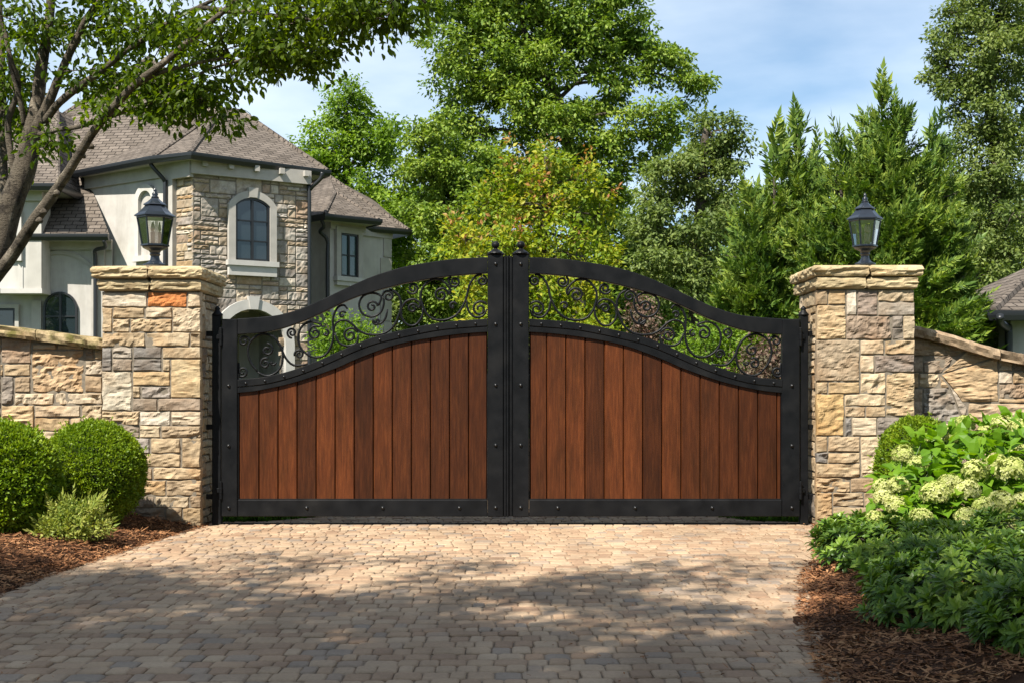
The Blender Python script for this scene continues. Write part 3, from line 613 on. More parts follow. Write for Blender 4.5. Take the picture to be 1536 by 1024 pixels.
SCROLLS = [
 scr((90, 445, 32, 0, 1.3, 1)), scr((82, 610, 34, 180, 1.4, 1), [(50, 590), (56, 560)]),
 scr((218, 492, 36, 90, 1.25, -1), [(170, 470), (160, 520)][:0], None),
 scr(None, [(190, 560), (175, 590)][:0] or [(165, 610), (128, 560), (112, 500), (130, 440), (190, 404), (250, 420), (292, 470), (305, 530), (290, 590), (250, 625), (205, 632), (165, 612)]),
 scr((208, 566, 32, 60, 1.3, 1)), scr(None, [(192, 404), (250, 418), (290, 470), (320, 535), (365, 575), (440, 572)]),
 scr((355, 398, 30, 270, 1.5, -1)), scr((395, 515, 28, 200, 1.5, -1)),
 scr((482, 400, 42, 60, 1.4, 1), [(515, 352), (455, 338), (405, 370), (388, 430), (410, 490), (470, 530), (535, 520), (572, 465), (583, 400), (580, 320), (605, 262), (640, 247), (660, 268)]),
 scr((632, 298, 20, 20, 1.3, 1)), scr(None, [(583, 390), (598, 345), (640, 328), (680, 345), (722, 385), (775, 408), (850, 405), (905, 372), (940, 310), (955, 240), (935, 185), (890, 158)]),
 scr((675, 412, 44, 20, 1.5, 1)), scr(None, [(590, 400), (612, 450), (660, 470), (712, 452), (718, 410)]),
 scr((795, 256, 34, 10, 1.3, 1), [(845, 200), (800, 180), (748, 195), (724, 240), (740, 290), (790, 312), (840, 290), (860, 240), (855, 200)]), scr(None, [(720, 265), (712, 240), (680, 226)]),
 scr((885, 198, 34, 180, 1.5, -1)), scr((1020, 155, 34, 200, 1.6, 1)), scr((1018, 265, 30, 0, 1.4, 1), [(1060, 240), (1030, 215), (985, 225), (958, 265), (958, 315), (990, 355), (1035, 355), (1070, 310), (1075, 260)]),
 scr((820, 335, 22, 170, 1.2, 1), [(800, 330), (835, 350), (868, 320), (880, 270)]),
 scr((1175, 192, 44, 0, 1.5, 1), [(1225, 160), (1180, 112), (1120, 108), (1070, 160), (1066, 230), (1110, 312), (1190, 330), (1265, 295), (1310, 220), (1330, 140), (1365, 88), (1400, 76)], None),
 scr((1400, 113, 30, 80, 1.5, -1)), scr((1250, 118, 36, 120, 1.6, 1)), scr((1388, 268, 46, 30, 1.5, 1)), scr(None, [(1312, 210), (1325, 275), (1360, 312), (1405, 305), (1432, 270)]),
 scr((540, 400, 20, 90, 1.2, -1)), scr((250, 560, 16, 0, 1.3, -1)), scr((1240, 250, 22, 20, 1.2, 1)),
]
SCROLLS = [s for s in SCROLLS if len(s) > 3]
RIV_MID = [(160 / 2.327 + 300 + k * 28.7) for k in range(13)]
def gate_leaf(label, mapx, hinge_sign):
    t = thing('gate_leaf', label, 'gate', (gX(mapx(332)), GY + .03, gZ(774)), 'pair of driveway gate leaves')
    def part(name, f, mat='iron', smooth=False):
        mb = MB(); f(mb); return mb.build(name, M[mat], t, smooth=smooth)
    def span(a, b): x = sorted((mapx(a), mapx(b))); return gX(x[0]), gX(x[1])
    a, b = span(332, 356); part('hinge_stile', lambda m: bbox(m, a, b, GY, GY + .065, gZ(774), gZ(478.5), .005))
    a2, b2 = span(731.5, 755); part('meeting_stile', lambda m: bbox(m, a2, b2, GY - .004, GY + .069, gZ(774.6), gZ(382), .005))
    xs = np.linspace(356.3, 731.2, 60); order = slice(None) if hinge_sign < 0 else slice(None, None, -1)
    Xs = gX(np.array([mapx(x) for x in xs]))[order]; f = lambda c, dy=0: gZ(np.array([c(x) for x in xs]) + dy)[order]
    part('top_rail', lambda m: rail(m, Xs, f(fT1), f(fT2), GY + .002, GY + .06))
    def mid(m):
        rail(m, Xs, f(fM1), f(fM1, 11), GY - .002, GY + .06, .004); rail(m, Xs, f(fM1, 11.3), f(fM2, 2), GY + .004, GY + .055, .003)
    part('middle_rail', mid)
    c, d = span(356.3, 731.2); part('bottom_rail', lambda m: bbox(m, c, d, GY + .002, GY + .062, gZ(774), gZ(749), .005))
    # planks: one panel of tongue-and-groove boards, arched top
    if hinge_sign < 0: ed = [357.5] + [387.7 + 28.65 * k for k in range(12)] + [730.5]; back = lambda x: x
    else: ed = [795] + [820.3 + 28.85 * k for k in range(13)] + [1172.5]; back = lambda X: np.interp(X, [793.5, 1173.5], [731.5, 356])
    pm = MB()
    for k in range(len(ed) - 1):
        xa, xb = ed[k] + .35, ed[k + 1] - .35
        Xa, Xb = gX(xa), gX(xb); cz = .005
        ring = [(Xa, GY + .05), (Xb, GY + .05), (Xb, GY + .032), (Xb - cz, GY + .024), (Xa + cz, GY + .024), (Xa, GY + .032)]
        ts = lambda X: gZ(fM2(back(X / GY * FPX + CXP)) - 2)
        V = [(x, y, gZ(750)) for x, y in ring] + [(x, y, ts(x)) for x, y in ring]; j = np.arange(6)
        pm.add(np.array(V), [np.stack([j, (j + 1) % 6, 6 + (j + 1) % 6, 6 + j], -1), np.arange(6)[None], np.arange(6)[None] + 6])
    pm.build('plank_panel', M['wood'], t)
    bk = MB(); n = len(Xs); z0 = np.full(n, gZ(751)); z1 = f(fM2, -1)
    bk.add(np.concatenate([np.stack([Xs, np.full(n, GY + .047), z], -1) for z in (z0, z1)]), [np.stack([np.arange(n - 1), np.arange(1, n), n + np.arange(1, n), n + np.arange(n - 1)], -1)])
    bk.build('backing_panel', M['dark'], t)
    fr = MB()                                                # slim bead round the planks
    for xx in (span(356.2, 357.6), span(730.2, 731.4)): bbox(fr, xx[0], xx[1], GY + .012, GY + .024, gZ(748.8), gZ(585 if xx is None else 560), .001)
    bbox(fr, c + .006, d - .006, GY + .012, GY + .03, gZ(749.2), gZ(747.6), .001)
    fr.build('panel_bead', M['iron'], t)
    for s in SCROLLS:
        px = 340 + s[:, 0] / 3.657; py = 390 + s[:, 1] / 3.657
        lo = np.array([fT2(x) for x in px]) + 1.2; hi = np.array([fM1(x) for x in px]) - 1.2; py = np.clip(py, lo, hi); px = np.clip(px, 357, 730.3)
        q = np.stack([gX(np.array([mapx(x) for x in px])), np.full(len(px), GY + .03), gZ(py)], -1)
        q = catmull(q, 3) if len(q) < 40 else q
        keep = np.concatenate([[True], np.linalg.norm(np.diff(q, axis=0), axis=1) > .0015]); q = q[keep]
        if len(q) < 4: continue
        m = MB(); rr = np.full(len(q), .0088); rr[:2] *= .8; rr[-2:] *= .8; tube(m, q, rr, 8); m.build('scroll', M['iron'], t, smooth=True)
    rot = (PI / 2, 0, 0)
    pts = [(mapx(343), y, GY) for y in (578, 668, 761)] + [(mapx(743.5), y, GY - .004) for y in (396, 486, 577, 667, 760.5)] + [(mapx(x), 761, GY + .002) for x in (460, 574, 689)] + [(mapx(x), fM1(x) + 6.2, GY - .002) for x in RIV_MID if 362 < x < 726]
    for (x, y, yy) in pts: child('rivet', RIVET, t, (gX(x), yy, gZ(y)), rot, .85 if abs(yy - GY + .002) < 1e-6 else 1.1)
    fm = MB(); xc = gX(mapx(743.3)); z = gZ(382); hw = .066
    bbox(fm, xc - hw, xc + hw, GY - .008, GY + .073, z + .0005, z + .010, .003)
    lathe(fm, [(.062, .010), (.058, .018), (.04, .030), (.028, .038), (.019, .044), (.015, .049), (.0155, .052), (.023, .057), (.0295, .068), (.031, .078), (.028, .09), (.019, .1), (.004, .105)], (xc, GY + .033, z), 20)
    fm.build('finial', M['iron'], t, smooth=False)
    return t
idm = lambda x: float(x)
mirm = lambda x: float(np.interp(x, [332, 356, 731.5, 755], [1200, 1173.5, 793.5, 769]))
gl = gate_leaf('arched wood and black iron gate leaf hinged on the pillar with the orange stone', idm, -1)
gate_leaf('arched wood and black iron gate leaf hinged beside the evergreen shrubs on the mulch', mirm, 1)
am = MB(); bbox(am, gX(753), gX(771.5), GY + .0445, GY + .0585, gZ(774.5), gZ(384.6), .002); bbox(am, gX(755.6), gX(759.3), GY + .004, GY + .06, gZ(775), gZ(383.5), .003); bbox(am, gX(759.8), gX(763), GY - .004, GY + .06, gZ(775), gZ(384), .003); am.build('astragal', M['iron'], gl)
am = MB(); bbox(am, gX(763.4), gX(768.4), GY + .012, GY + .062, gZ(774), gZ(384), .003); am.build('astragal', M['iron'], gl)

for (x0, x1, sg, lab) in ((317, 330.5, -1, 'slim black hinge post with pointed cap beside the pillar with the orange stone'), (1201.5, 1213.5, 1, 'slim black hinge post with pointed cap beside the mottled brown stone pillar')):
    X0, X1 = gX(x0), gX(x1); xc = (X0 + X1) / 2
    t = thing('hinge_post', lab, 'post', (xc, GY + .06, 0), 'black hinge posts of the gate')
    m = MB(); bbox(m, X0, X1, GY + .02, GY + .09, 0, gZ(473), .004); m.build('post', M['iron'], t)
    m = MB(); lathe(m, [(.045, 0), (.04, .012), (.024, .03), (.018, .042), (.022, .05), (.019, .06), (.008, .07), (.001, .075)], (xc, GY + .055, gZ(473) + .0005), 14); m.build('cap', M['iron'], t, smooth=True)
    for y in (505, 735):
        m = MB(); hx = (gX(331.3) if sg < 0 else gX(1200.8)); lathe(m, [(.006, -.07), (.012, -.065), (.012, -.022), (.014, -.02), (.014, .02), (.012, .022), (.012, .065), (.006, .07)], (hx, GY - .004, gZ(y)), 12)
        bbox(m, min(hx, xc), max(hx, xc), GY + .002, GY + .018, gZ(y) - .018, gZ(y) + .018, .003); m.build('hinge', M['iron'], t)
    sx = X0 if sg < 0 else X1
    for y in (500, 640, 745):
        m = MB(); bbox(m, sx - .05 if sg < 0 else sx, sx if sg < 0 else sx + .05, GY + .04, GY + .07, gZ(y) - .02, gZ(y) + .02, .003); m.build('wall_bracket', M['iron'], t)

# ------------------------------------------------------------------ lanterns
def lantern(label, xc, ybase, ytop, wpx, Y, rot):
    b = P(xc, ybase, Y); sc_ = ((ybase - ytop) / FPX * Y) / .58; wsc = wpx / FPX * Y / .29
    t = thing('pillar_lantern', label, 'lantern', b, 'black lanterns on the gate pillars')
    S = lambda pr: [(r * wsc, z * sc_) for r, z in pr]; c6_ = 6
    m = MB(); lathe(m, S([(.085, 0), (.085, .012), (.06, .02), (.048, .03), (.036, .045), (.032, .07), (.04, .085), (.036, .095), (.045, .11), (.085, .128), (.095, .138)]), b, 20); m.build('base', M['lantern'], t, smooth=False)
    m = MB(); lathe(m, S([(.07, .132), (.105, .145), (.105, .157), (.09, .158)]), b, 6, rot)
    lathe(m, S([(.13, .345), (.135, .35), (.135, .36), (.12, .362)]), b, 6, rot)
    for k in range(6):
        a = rot + k * PI / 3; p0 = b + np.array([math.cos(a) * .093 * wsc, math.sin(a) * .093 * wsc, .155 * sc_]); p1 = b + np.array([math.cos(a) * .128 * wsc, math.sin(a) * .128 * wsc, .35 * sc_])
        tube(m, [p0, (p0 + p1) / 2, p1], .0068 * wsc, 4)
    m.build('cage', M['lantern'], t)
    m = MB()
    for k in range(6):
        pts = []
        for (r, z) in ((.09, .158), (.122, .344)):
            for a in (rot + k * PI / 3 + .06, rot + (k + 1) * PI / 3 - .06): pts.append(b + np.array([math.cos(a) * r * wsc, math.sin(a) * r * wsc, z * sc_]))
        m.add(np.array(pts), [np.array([[0, 1, 3, 2]])])
    m.build('glass', M['lglass'], t)
    m = MB(); lathe(m, S([(.12, .358), (.152, .362), (.150, .370), (.118, .392), (.092, .42), (.075, .438), (.072, .442)]), b, 6, rot)
    lathe(m, S([(.07, .44), (.086, .446), (.083, .454), (.055, .472), (.034, .49), (.028, .498)]), b, 6, rot); m.build('roof', M['lantern'], t)
    m = MB(); lathe(m, S([(.026, .497), (.03, .505), (.018, .515), (.024, .526), (.02, .536), (.008, .544), (.013, .553), (.010, .562), (.004, .572), (.001, .58)]), b, 12); m.build('finial', M['lantern'], t, smooth=True)
    m = MB()
    for k in range(3):
        a = k * 2.1 + .4; lathe(m, [(.012 * wsc, .157 * sc_), (.012 * wsc, .25 * sc_), (.004, .252 * sc_)], b + np.array([math.cos(a) * .035, math.sin(a) * .035, 0]), 10)
        lathe(m, [(.006, .252 * sc_), (.013, .27 * sc_), (.011, .29 * sc_), (.002, .325 * sc_)], b + np.array([math.cos(a) * .035, math.sin(a) * .035, 0]), 10)
    m.build('candle_cluster', M['candle'], t, smooth=True)
lantern('black six-sided lantern on the pillar with the orange stone', 232.5, 399.2, 281, 58, 10.33, .28)
lantern('black six-sided lantern on the pillar in front of the conifers', 1297.5, 397.6, 289, 52, 10.33, -.1)

# ------------------------------------------------------------------ ground, drive, beds
eR = lambda y: np.interp(y, [0, 3, 4.6, 5.55, 6.3, 7.14, 8.3, 10, 10.6, 16, 30], [.85, .95, 1.10, 1.24, 1.38, 1.56, 1.9, 2.30, 2.3, 2.6, 3.5])
eL = lambda y: -np.interp(y, [0, 3, 6.7, 8.16, 9.3, 10, 10.6, 16, 30], [2.75, 2.65, 2.58, 2.5, 2.42, 2.33, 2.3, 2.6, 3.5])
g = MB(); k = 60; xs = np.concatenate([[-900, -300], np.linspace(-90, 90, 50), [300, 900]]); ys = np.concatenate([[-300, -60], np.linspace(-20, 90, 40), [200, 1500]])
gx, gy = np.meshgrid(xs, ys, indexing='ij'); V = np.stack([gx, gy, np.full(gx.shape, -.035)], -1); I = np.arange(gx.size).reshape(gx.shape)
g.add(V.reshape(-1, 3), [np.stack([I[:-1, :-1], I[1:, :-1], I[1:, 1:], I[:-1, 1:]], -1).reshape(-1, 4)])
struct(g.build('ground', M['lawn']))
g = MB(); ys = np.linspace(-3, 30, 67); V = np.concatenate([np.stack([eL(ys) - .03, ys, np.full(67, -.009)], -1), np.stack([eR(ys) + .03, ys, np.full(67, -.009)], -1)]); j = np.arange(66)
g.add(V, [np.stack([j, 67 + j, 67 + j + 1, j + 1], -1)]); struct(g.build('driveway_bed', M['sand']))
rng = np.random.default_rng(5); g = MB(); y = 2.2
def paver(x0, x1, y0, y1, r=.016):
    w_ = x1 - x0; d_ = y1 - y0; r = min(r, w_ * .3, d_ * .3); c = np.array([(x0 + x1) / 2, (y0 + y1) / 2])
    out = []
    for (sx, sy, a0) in ((1, 1, 0), (-1, 1, 90), (-1, -1, 180), (1, -1, 270)):
        for a in (8, 45, 82):
            aa = math.radians(a0 + a); out.append((sx * (w_ / 2 - r) + r * math.cos(aa), sy * (d_ / 2 - r) + r * math.sin(aa)))
    o = np.array(out) + rng.normal(size=(12, 2)) * .0015; dz = rng.normal() * .0018; tx, ty = rng.normal(size=2) * .007
    V = []
    for (s, z) in ((1, -.016), (1, -.006), (1 - .006 / max(w_, d_), -.002), (1 - .014 / max(w_, d_), 0)):
        q = o * s if s == 1 else o * (1 - (1 - s) * 1.6); V.append(np.concatenate([q + c, (z + dz + q[:, :1] * tx + q[:, 1:] * ty)], 1))
    V = np.concatenate(V); i = np.arange(3)[:, None] * 12; j = np.arange(12)[None]; j2 = (j + 1) % 12
    g.add(V, [np.stack([i + j, i + j2, i + 12 + j2, i + 12 + j], -1).reshape(-1, 4), (np.arange(12) + 36)[None]])
while y < 13.5:
    d_ = rng.choice([.098, .112, .126], p=[.3, .45, .25]); l, r_ = eL(y + d_ / 2), eR(y + d_ / 2); x = l - rng.uniform(0, .1)
    while x < r_:
        w_ = rng.choice([.058, .078, .10, .128], p=[.2, .35, .3, .15])
        bow = .05 * math.sin(x * .9) + rng.normal() * .002; paver(x + .0016, x + w_ - .0016, y + .003 + bow, y + d_ - .003 + bow); x += w_
    y += d_
struct(g.build('driveway', M['paver'], smooth=False))
m = MB(); bbox(m, gX(318), gX(1213), GY + .09, GY + .105, .0, .008, .002); tag(m.build('gate_strip', M['iron'], base=(0, GY + .1, 0)), 'thin dark strip on the pavers under the gate', 'drive_strip')  # thin dark strip laid across the drive below the gate

def bedz(x, y, side):
    e = (eL(y) - x) if side < 0 else (x - eR(y))
    h = -.02 + .13 * np.clip(e / .55, 0, 1) ** .7 + .05 * np.clip((e - .4) / 1.5, 0, 1)
    return h + .02 * fbm(np.stack([x * 2.2, y * 2.2, np.full(np.shape(x), 3.)], -1), 4, 3) + .008 * vnoise(np.stack([x * 14, y * 14, np.zeros(np.shape(x))], -1), 6)
for side, nm in ((-1, 'left'), (1, 'right')):
    ny, nx = 160, 110; yv = np.linspace(2.2, 10.38, ny); ev = np.concatenate([np.linspace(-.07, 1.8, 80), np.linspace(1.85, 6, 30)])
    yy, ee = np.meshgrid(yv, ev, indexing='ij'); ee = ee + (.045 * fbm(np.stack([yy * 3, yy * 0 + side, yy * 0], -1), 13, 3) * np.clip(1 - ee, 0, 1))
    xx = (eL(yy) - ee) if side < 0 else (eR(yy) + ee)
    Z = bedz(xx, yy, side); Z[:, 0] = -.03
    I = np.arange(ny * nx).reshape(ny, nx); F = np.stack([I[:-1, :-1], I[:-1, 1:], I[1:, 1:], I[1:, :-1]], -1).reshape(-1, 4)
    if side < 0: F = F[:, ::-1]
    b = MB(); b.add(np.stack([xx, yy, Z], -1).reshape(-1, 3), [F]); struct(b.build('mulch_bed', M['mulch'], smooth=True))
    rng = np.random.default_rng(9 + side); n = 34000; y_ = 4.2 + (10.2 - 4.2) * rng.random(n) ** 1.2; e_ = rng.random(n) ** 1.4 * 1.7 - .03 * rng.random(n)
    st = rng.random(n) < .03; e_ = np.where(st, -rng.random(n) ** 2.5 * 1.1, e_)
    x_ = (eL(y_) - e_) if side < 0 else (eR(y_) + e_); z_ = np.where(e_ > 0, bedz(x_, y_, side), .0) + rng.uniform(.001, .014, n)
    a = rng.uniform(0, 2 * PI, n); d = np.stack([np.cos(a), np.sin(a), rng.normal(size=n) * .25], -1); nn = np.stack([rng.normal(size=n) * .5, rng.normal(size=n) * .5, np.ones(n)], -1)
    c = MB(); sz = rng.uniform(.015, .06, n) * np.where(st, .55, 1); sel = rng.random(n) < .6
    leaves(c, SL, np.stack([x_, y_, z_], -1)[sel], d[sel], nn[sel], sz[sel]); leaves(c, L4, np.stack([x_, y_, z_], -1)[~sel], d[~sel], nn[~sel], sz[~sel] * .7)
    tag(c.build('mulch', M['chips']), 'shredded brown bark mulch on the bed at the %s of the drive' % nm, 'mulch', kind='stuff')
rng = np.random.default_rng(77); n = 22000; c = MB()
y_ = rng.uniform(10.45, 12.2, n); x_ = np.where(rng.random(n) < .6, rng.uniform(-2.6, -1.15, n), rng.uniform(1.5, 2.6, n)); keep = np.where(x_ < 0, x_ < -1.95 + (y_ - 10.45) * .9, x_ > 1.95 - (y_ - 10.45) * .6)
p = np.stack([x_, y_, np.full(n, -.02)], -1)[keep]; n = len(p)
leaves(c, NEED, p, np.stack([rng.normal(size=n) * .35, rng.normal(size=n) * .35, np.ones(n)], -1), rng.normal(size=(n, 3)), rng.uniform(.05, .10, n))
tag(c.build('lawn_grass', M['grass']), 'green grass blades showing under the bottom of the gate', 'grass', kind='stuff')


# ------------------------------------------------------------------ house
class Face:
    """vertical wall plane from A to B (plan points); pixel() drops a photo pixel onto it"""
    def __init__(s, A, B, off=0):
        s.A = np.asarray(A, float); s.B = np.asarray(B, float); d = s.B - s.A; s.L = np.linalg.norm(d); d = d / s.L; s.U = np.array([d[0], d[1], 0]); s.N = np.array([d[1], -d[0], 0])
        s.O = np.array([s.A[0], s.A[1], 0]) + off * s.N
    def pixel(s, x, y):
        r = np.array([(x - CXP) / FPX, 1, (HOR - y) / FPX]); k = np.dot(s.O, s.N) / np.dot(r, s.N); q = r * k
        return np.dot(q - s.O, s.U), q[2] + EYE
    def at(s, u, z, n=0.): return s.O + np.asarray(u)[..., None] * s.U + np.asarray(n)[..., None] * s.N + np.asarray(z)[..., None] * np.array([0, 0, 1.])
def fprism(mb, f, pts, n0, n1, col=None):
    """convex outline extruded from n0 to n1 off the face"""
    p = np.asarray(pts, float); k = len(p); V = np.concatenate([f.at(p[:, 0], p[:, 1], np.full(k, n0)), f.at(p[:, 0], p[:, 1], np.full(k, n1))]); j = np.arange(k); j2 = (j + 1) % k
    mb.add(V, [np.stack([j, j2, k + j2, k + j], -1), (np.arange(k) + k)[None], np.arange(k)[::-1][None]], col)
def fband(mb, f, inner, outer, n0, n1, closed=False, col=None):
    a = np.asarray(inner, float); b = np.asarray(outer, float); k = len(a)
    rows = [f.at(a[:, 0], a[:, 1], np.full(k, n0)), f.at(a[:, 0], a[:, 1], np.full(k, n1)), f.at(b[:, 0], b[:, 1], np.full(k, n1)), f.at(b[:, 0], b[:, 1], np.full(k, n0))]
    V = np.concatenate(rows); j = np.arange(k if closed else k - 1); j2 = (j + 1) % k; F = [np.stack([r * k + j, r * k + j2, (r + 1) % 4 * k + j2, (r + 1) % 4 * k + j], -1) for r in range(4)]
    if not closed: F += [np.array([[0, k, 2 * k, 3 * k]]), np.array([[k - 1, 4 * k - 1, 3 * k - 1, 2 * k - 1]])]
    mb.add(V, F, col)
def frect(mb, f, u0, z0, u1, z1, n0, n1): fprism(mb, f, [(u0, z0), (u1, z0), (u1, z1), (u0, z1)], n0, n1)
def outline(u0, z0, u1, z1, rise, g=0, n=14):
    """open outline: up the left jamb, over the arch, down the right one; g grows it"""
    u0 -= g; u1 += g; zs = z1 - rise; t = np.linspace(0, 1, n); w_ = u1 - u0
    if rise <= 1e-4: arc = [(u0, z1 + g), (u1, z1 + g)]
    else:
        h = rise + (g if rise > w_ * .3 else g); R = (w_ * w_ / 4 + h * h) / (2 * h); cz = zs + h - R; a0 = math.asin(min(1, w_ / 2 / R)); a0 = a0 if h <= w_ / 2 else PI - a0
        arc = [((u0 + u1) / 2 + R * math.sin(-a0 + 2 * a0 * q), cz + R * math.cos(-a0 + 2 * a0 * q)) for q in t]
    return [(u0, z0)] + [(float(a), float(b)) for a, b in arc] + [(u1, z0)]
def window(house, f, x0, y0, x1, y1, rise_px=0, sur=.16, nx=2, nz=3, trim='trim', pane='pane', sill=None, n=.02, keystone=False, label=None):
    u0, zb = f.pixel(x0, y1); u1, _ = f.pixel(x1, y1); ua, z1 = f.pixel((x0 + x1) / 2, y0); _, zb2 = f.pixel((x0 + x1) / 2, y1); zb = zb2
    rise = rise_px * np.linalg.norm(f.at(ua, z1)) / FPX if rise_px else 0
    o = outline(u0, zb, u1, z1, rise); fr = MB(); inn = outline(u0, zb, u1, z1, rise, -.05)
    inn = [(a, max(b, zb + .05)) for a, b in inn]
    fband(fr, f, inn, o, n, n + .06); frect(fr, f, u0 + .05, zb, u1 - .05, zb + .05, n, n + .06)
    zc = z1 - rise
    for k in range(1, nx):
        u = u0 + (u1 - u0) * k / nx; frect(fr, f, u - .028, zb + .05, u + .028, z1 - .05, n + .004, n + .055)
    for k in range(1, nz):
        z = zb + (zc + rise * .6 - zb) * k / nz; frect(fr, f, u0 + .05, z - .016, u1 - .05, z + .016, n + .008, n + .045)
    w_ = fr.build('window', M['frame'], house)
    if label: w_['label'] = label
    pm = MB(); fprism(pm, f, outline(u0 + .02, zb + .02, u1 - .02, z1 - .02, rise), n - .01, n + .016); pm.build('pane', M[pane], w_)
    if sur:
        sm = MB(); out = outline(u0, zb, u1, z1, rise, sur); out = [(a, b) for a, b in out]
        fband(sm, f, outline(u0, zb, u1, z1, rise, .004), out, .0, .11)
        if keystone: uc = (u0 + u1) / 2; fprism(sm, f, [(uc - .10, z1 + .01), (uc + .10, z1 + .01), (uc + .13, z1 + sur + .07), (uc - .13, z1 + sur + .07)], .004, .135)
        sm.build('surround', M[trim], w_)
    if sill:
        sm = MB(); frect(sm, f, u0 - sur - .04, zb - .13, u1 + sur + .04, zb - .003, 0, .17); frect(sm, f, u0 - sur, zb - .13 - sill, u1 + sur, zb - .133, 0, .12); sm.build('sill', M[trim + '_white' if trim == 'trim' else trim], w_)
    return (u0, zb, u1, z1)
def roofpoly(mb, pts):
    p = np.asarray(pts, float); n = np.cross(p[1] - p[0], p[2] - p[0]); n = n / np.linalg.norm(n)
    if n[2] < 0: p = p[::-1]; n = -n
    u = nrm(np.cross([0, 0, 1.], n)); v = np.cross(n, u)
    mb.add(p, [np.arange(len(p))[None]], None, np.stack([p @ u, p @ v], -1))
def ridge(mb, pts, r=.07):
    m = MB(); tube(m, np.array(pts, float), r, 6); V = m.V[0]; mb.add(V, m.F, None, V[:, :2])
def gutterbar(mb, pts, w_=.13, h_=.15):
    p = np.asarray(pts, float); k = len(p); t = np.gradient(p[:, :2], axis=0); t = nrm(t); nn = np.stack([t[:, 1], -t[:, 0]], -1)
    rg = []
    for (o, z) in ((0, 0), (0, -h_), (w_ * .6, -h_), (w_, -h_ * .45), (w_ * 1.05, -.02), (w_ * 1.05, .01), (w_ * .9, .01)):
        rg.append(np.concatenate([p[:, :2] + nn * o, p[:, 2:] + z], 1))
    m = len(rg); V = np.array(rg).transpose(1, 0, 2); i = np.arange(k - 1)[:, None] * m; j = np.arange(m)[None]; j2 = (j + 1) % m
    mb.add(V.reshape(-1, 3), [np.stack([i + j, i + j2, i + m + j2, i + m + j], -1).reshape(-1, 4), np.arange(m)[None], (np.arange(m)[::-1] + (k - 1) * m)[None]])
def stucco_wall(mb, A, B, z0, z1, th=.3):
    f = Face(A, B); frect(mb, f, 0, z0, f.L, z1, -th, 0); return f

A_, C_, E_ = XY(130, 34.5), XY(288, 32.0), XY(463, 33.7)
house = thing('stone_house', 'grey roofed house of stone and pale stucco behind the pillar with the orange stone', 'house', (-8.5, 36, 0))
ZT = 6.6
fL = Face(A_, C_); fF = Face(C_, E_); rng = np.random.default_rng(3)
um = MB(); frect(um, fL, 0, 0, fL.L - .62, ZT, -.3, 0); um.build('wall', M['stucco'], house)
us0 = fL.L - .62
pm = MB(); frect(pm, fL, us0 - .33, 0, us0, ZT, 0, .09); frect(pm, fL, 0, ZT - .33, us0 - .33, ZT, 0, .07); frect(pm, fL, us0, ZT - .42, fL.L + .05, ZT, 0, .12); frect(pm, fF, -.06, ZT - .34, fF.L + .02, ZT, 0, .12)
for k in range(5):
    u = .25 + k * (fF.L - .4) / 4; frect(pm, fF, u - .06, ZT - .16, u + .06, ZT - .02, .12, .24)
pm.build('frieze', M['trim'], house)
# stone tower, with the arched porch left open
ax0, az = fF.pixel(329, 500); ax1, _ = fF.pixel(427, 500); _, aztop = fF.pixel(378, 464); acu = (ax0 + ax1) / 2; ar = (ax1 - ax0) / 2
st = MB(); seed = 500
for k, (a, b, c, d) in enumerate(pack(fF.L, ZT - .3, .115, rng, (6, 4))):
    mu, mz = (a + c) / 2, (b + d) / 2; hit = (abs(mu - acu) < ar + .02 and mz < aztop - ar * .3) or (np.hypot(mu - acu, mz - (aztop - ar)) < ar + .05)
    if hit: continue
    stone(st, fF.at(0, 0, -.045), fF.U, np.array([0, 0, 1.]), fF.N, rq(a, b, c, d, .010), pick(rng, HST, [(.34, .27, .19), (.24, .22, .20), (.40, .34, .27)], .2), .05, .05, .026, seed + k, .03)
for k, (a, b, c, d) in enumerate(pack(.62, ZT - .4, .105, rng, (6, 3))):
    stone(st, fL.at(us0, 0, -.045), fL.U, np.array([0, 0, 1.]), fL.N, rq(a, b, c, d, .010), pick(rng, HST + TAN[:3], [(.36, .25, .14), (.40, .34, .26)], .25), .05, .05, .026, seed + 900 + k, .03)
st.build('stone_wall', M['hstone'], house)
mc = MB(); frect(mc, fL, us0, 0, fL.L, ZT, -.3, -.04); arc = [(acu + ar * math.cos(q), aztop - ar + ar * math.sin(q)) for q in np.linspace(PI, 0, 17)]
frect(mc, fF, 0.04, 0, ax0, aztop - ar, -.3, -.04); frect(mc, fF, ax1, 0, fF.L, aztop - ar, -.3, -.04)
frect(mc, fF, .04, aztop - ar, ax0, ZT, -.3, -.04); frect(mc, fF, ax1, aztop - ar, fF.L, ZT, -.3, -.04)
fband(mc, fF, arc, [(a, ZT) for a, _ in arc], -.3, -.04); mc.build('mortar_core', M['mortar'], house)
am = MB(); o = [(ax0, 0)] + arc + [(ax1, 0)]; sw = .24; o2 = [(ax0 - sw, 0)] + [(acu + (ar + sw) * math.cos(q), aztop - ar + (ar + sw) * math.sin(q)) for q in np.linspace(PI, 0, 17)] + [(ax1 + sw, 0)]
fband(am, fF, o, o2, -.25, .08); fprism(am, fF, [(acu - .1, aztop - .01), (acu + .1, aztop - .01), (acu + .15, aztop + sw + .07), (acu - .15, aztop + sw + .07)], 0, .12); am.build('porch_arch', M['trim_white'], house)
pi = MB(); frect(pi, fF, ax0 - .3, 0, ax1 + .3, aztop + .3, -2.3, -2.2); frect(pi, fF, ax0 - .34, 0, ax0 - .24, aztop + .3, -2.2, -.3); frect(pi, fF, ax1 + .24, 0, ax1 + .34, aztop + .3, -2.2, -.3); frect(pi, fF, ax0 - .3, aztop + .3, ax1 + .3, aztop + .4, -2.2, -.3); pi.build('porch_wall', M['stucco'], house)
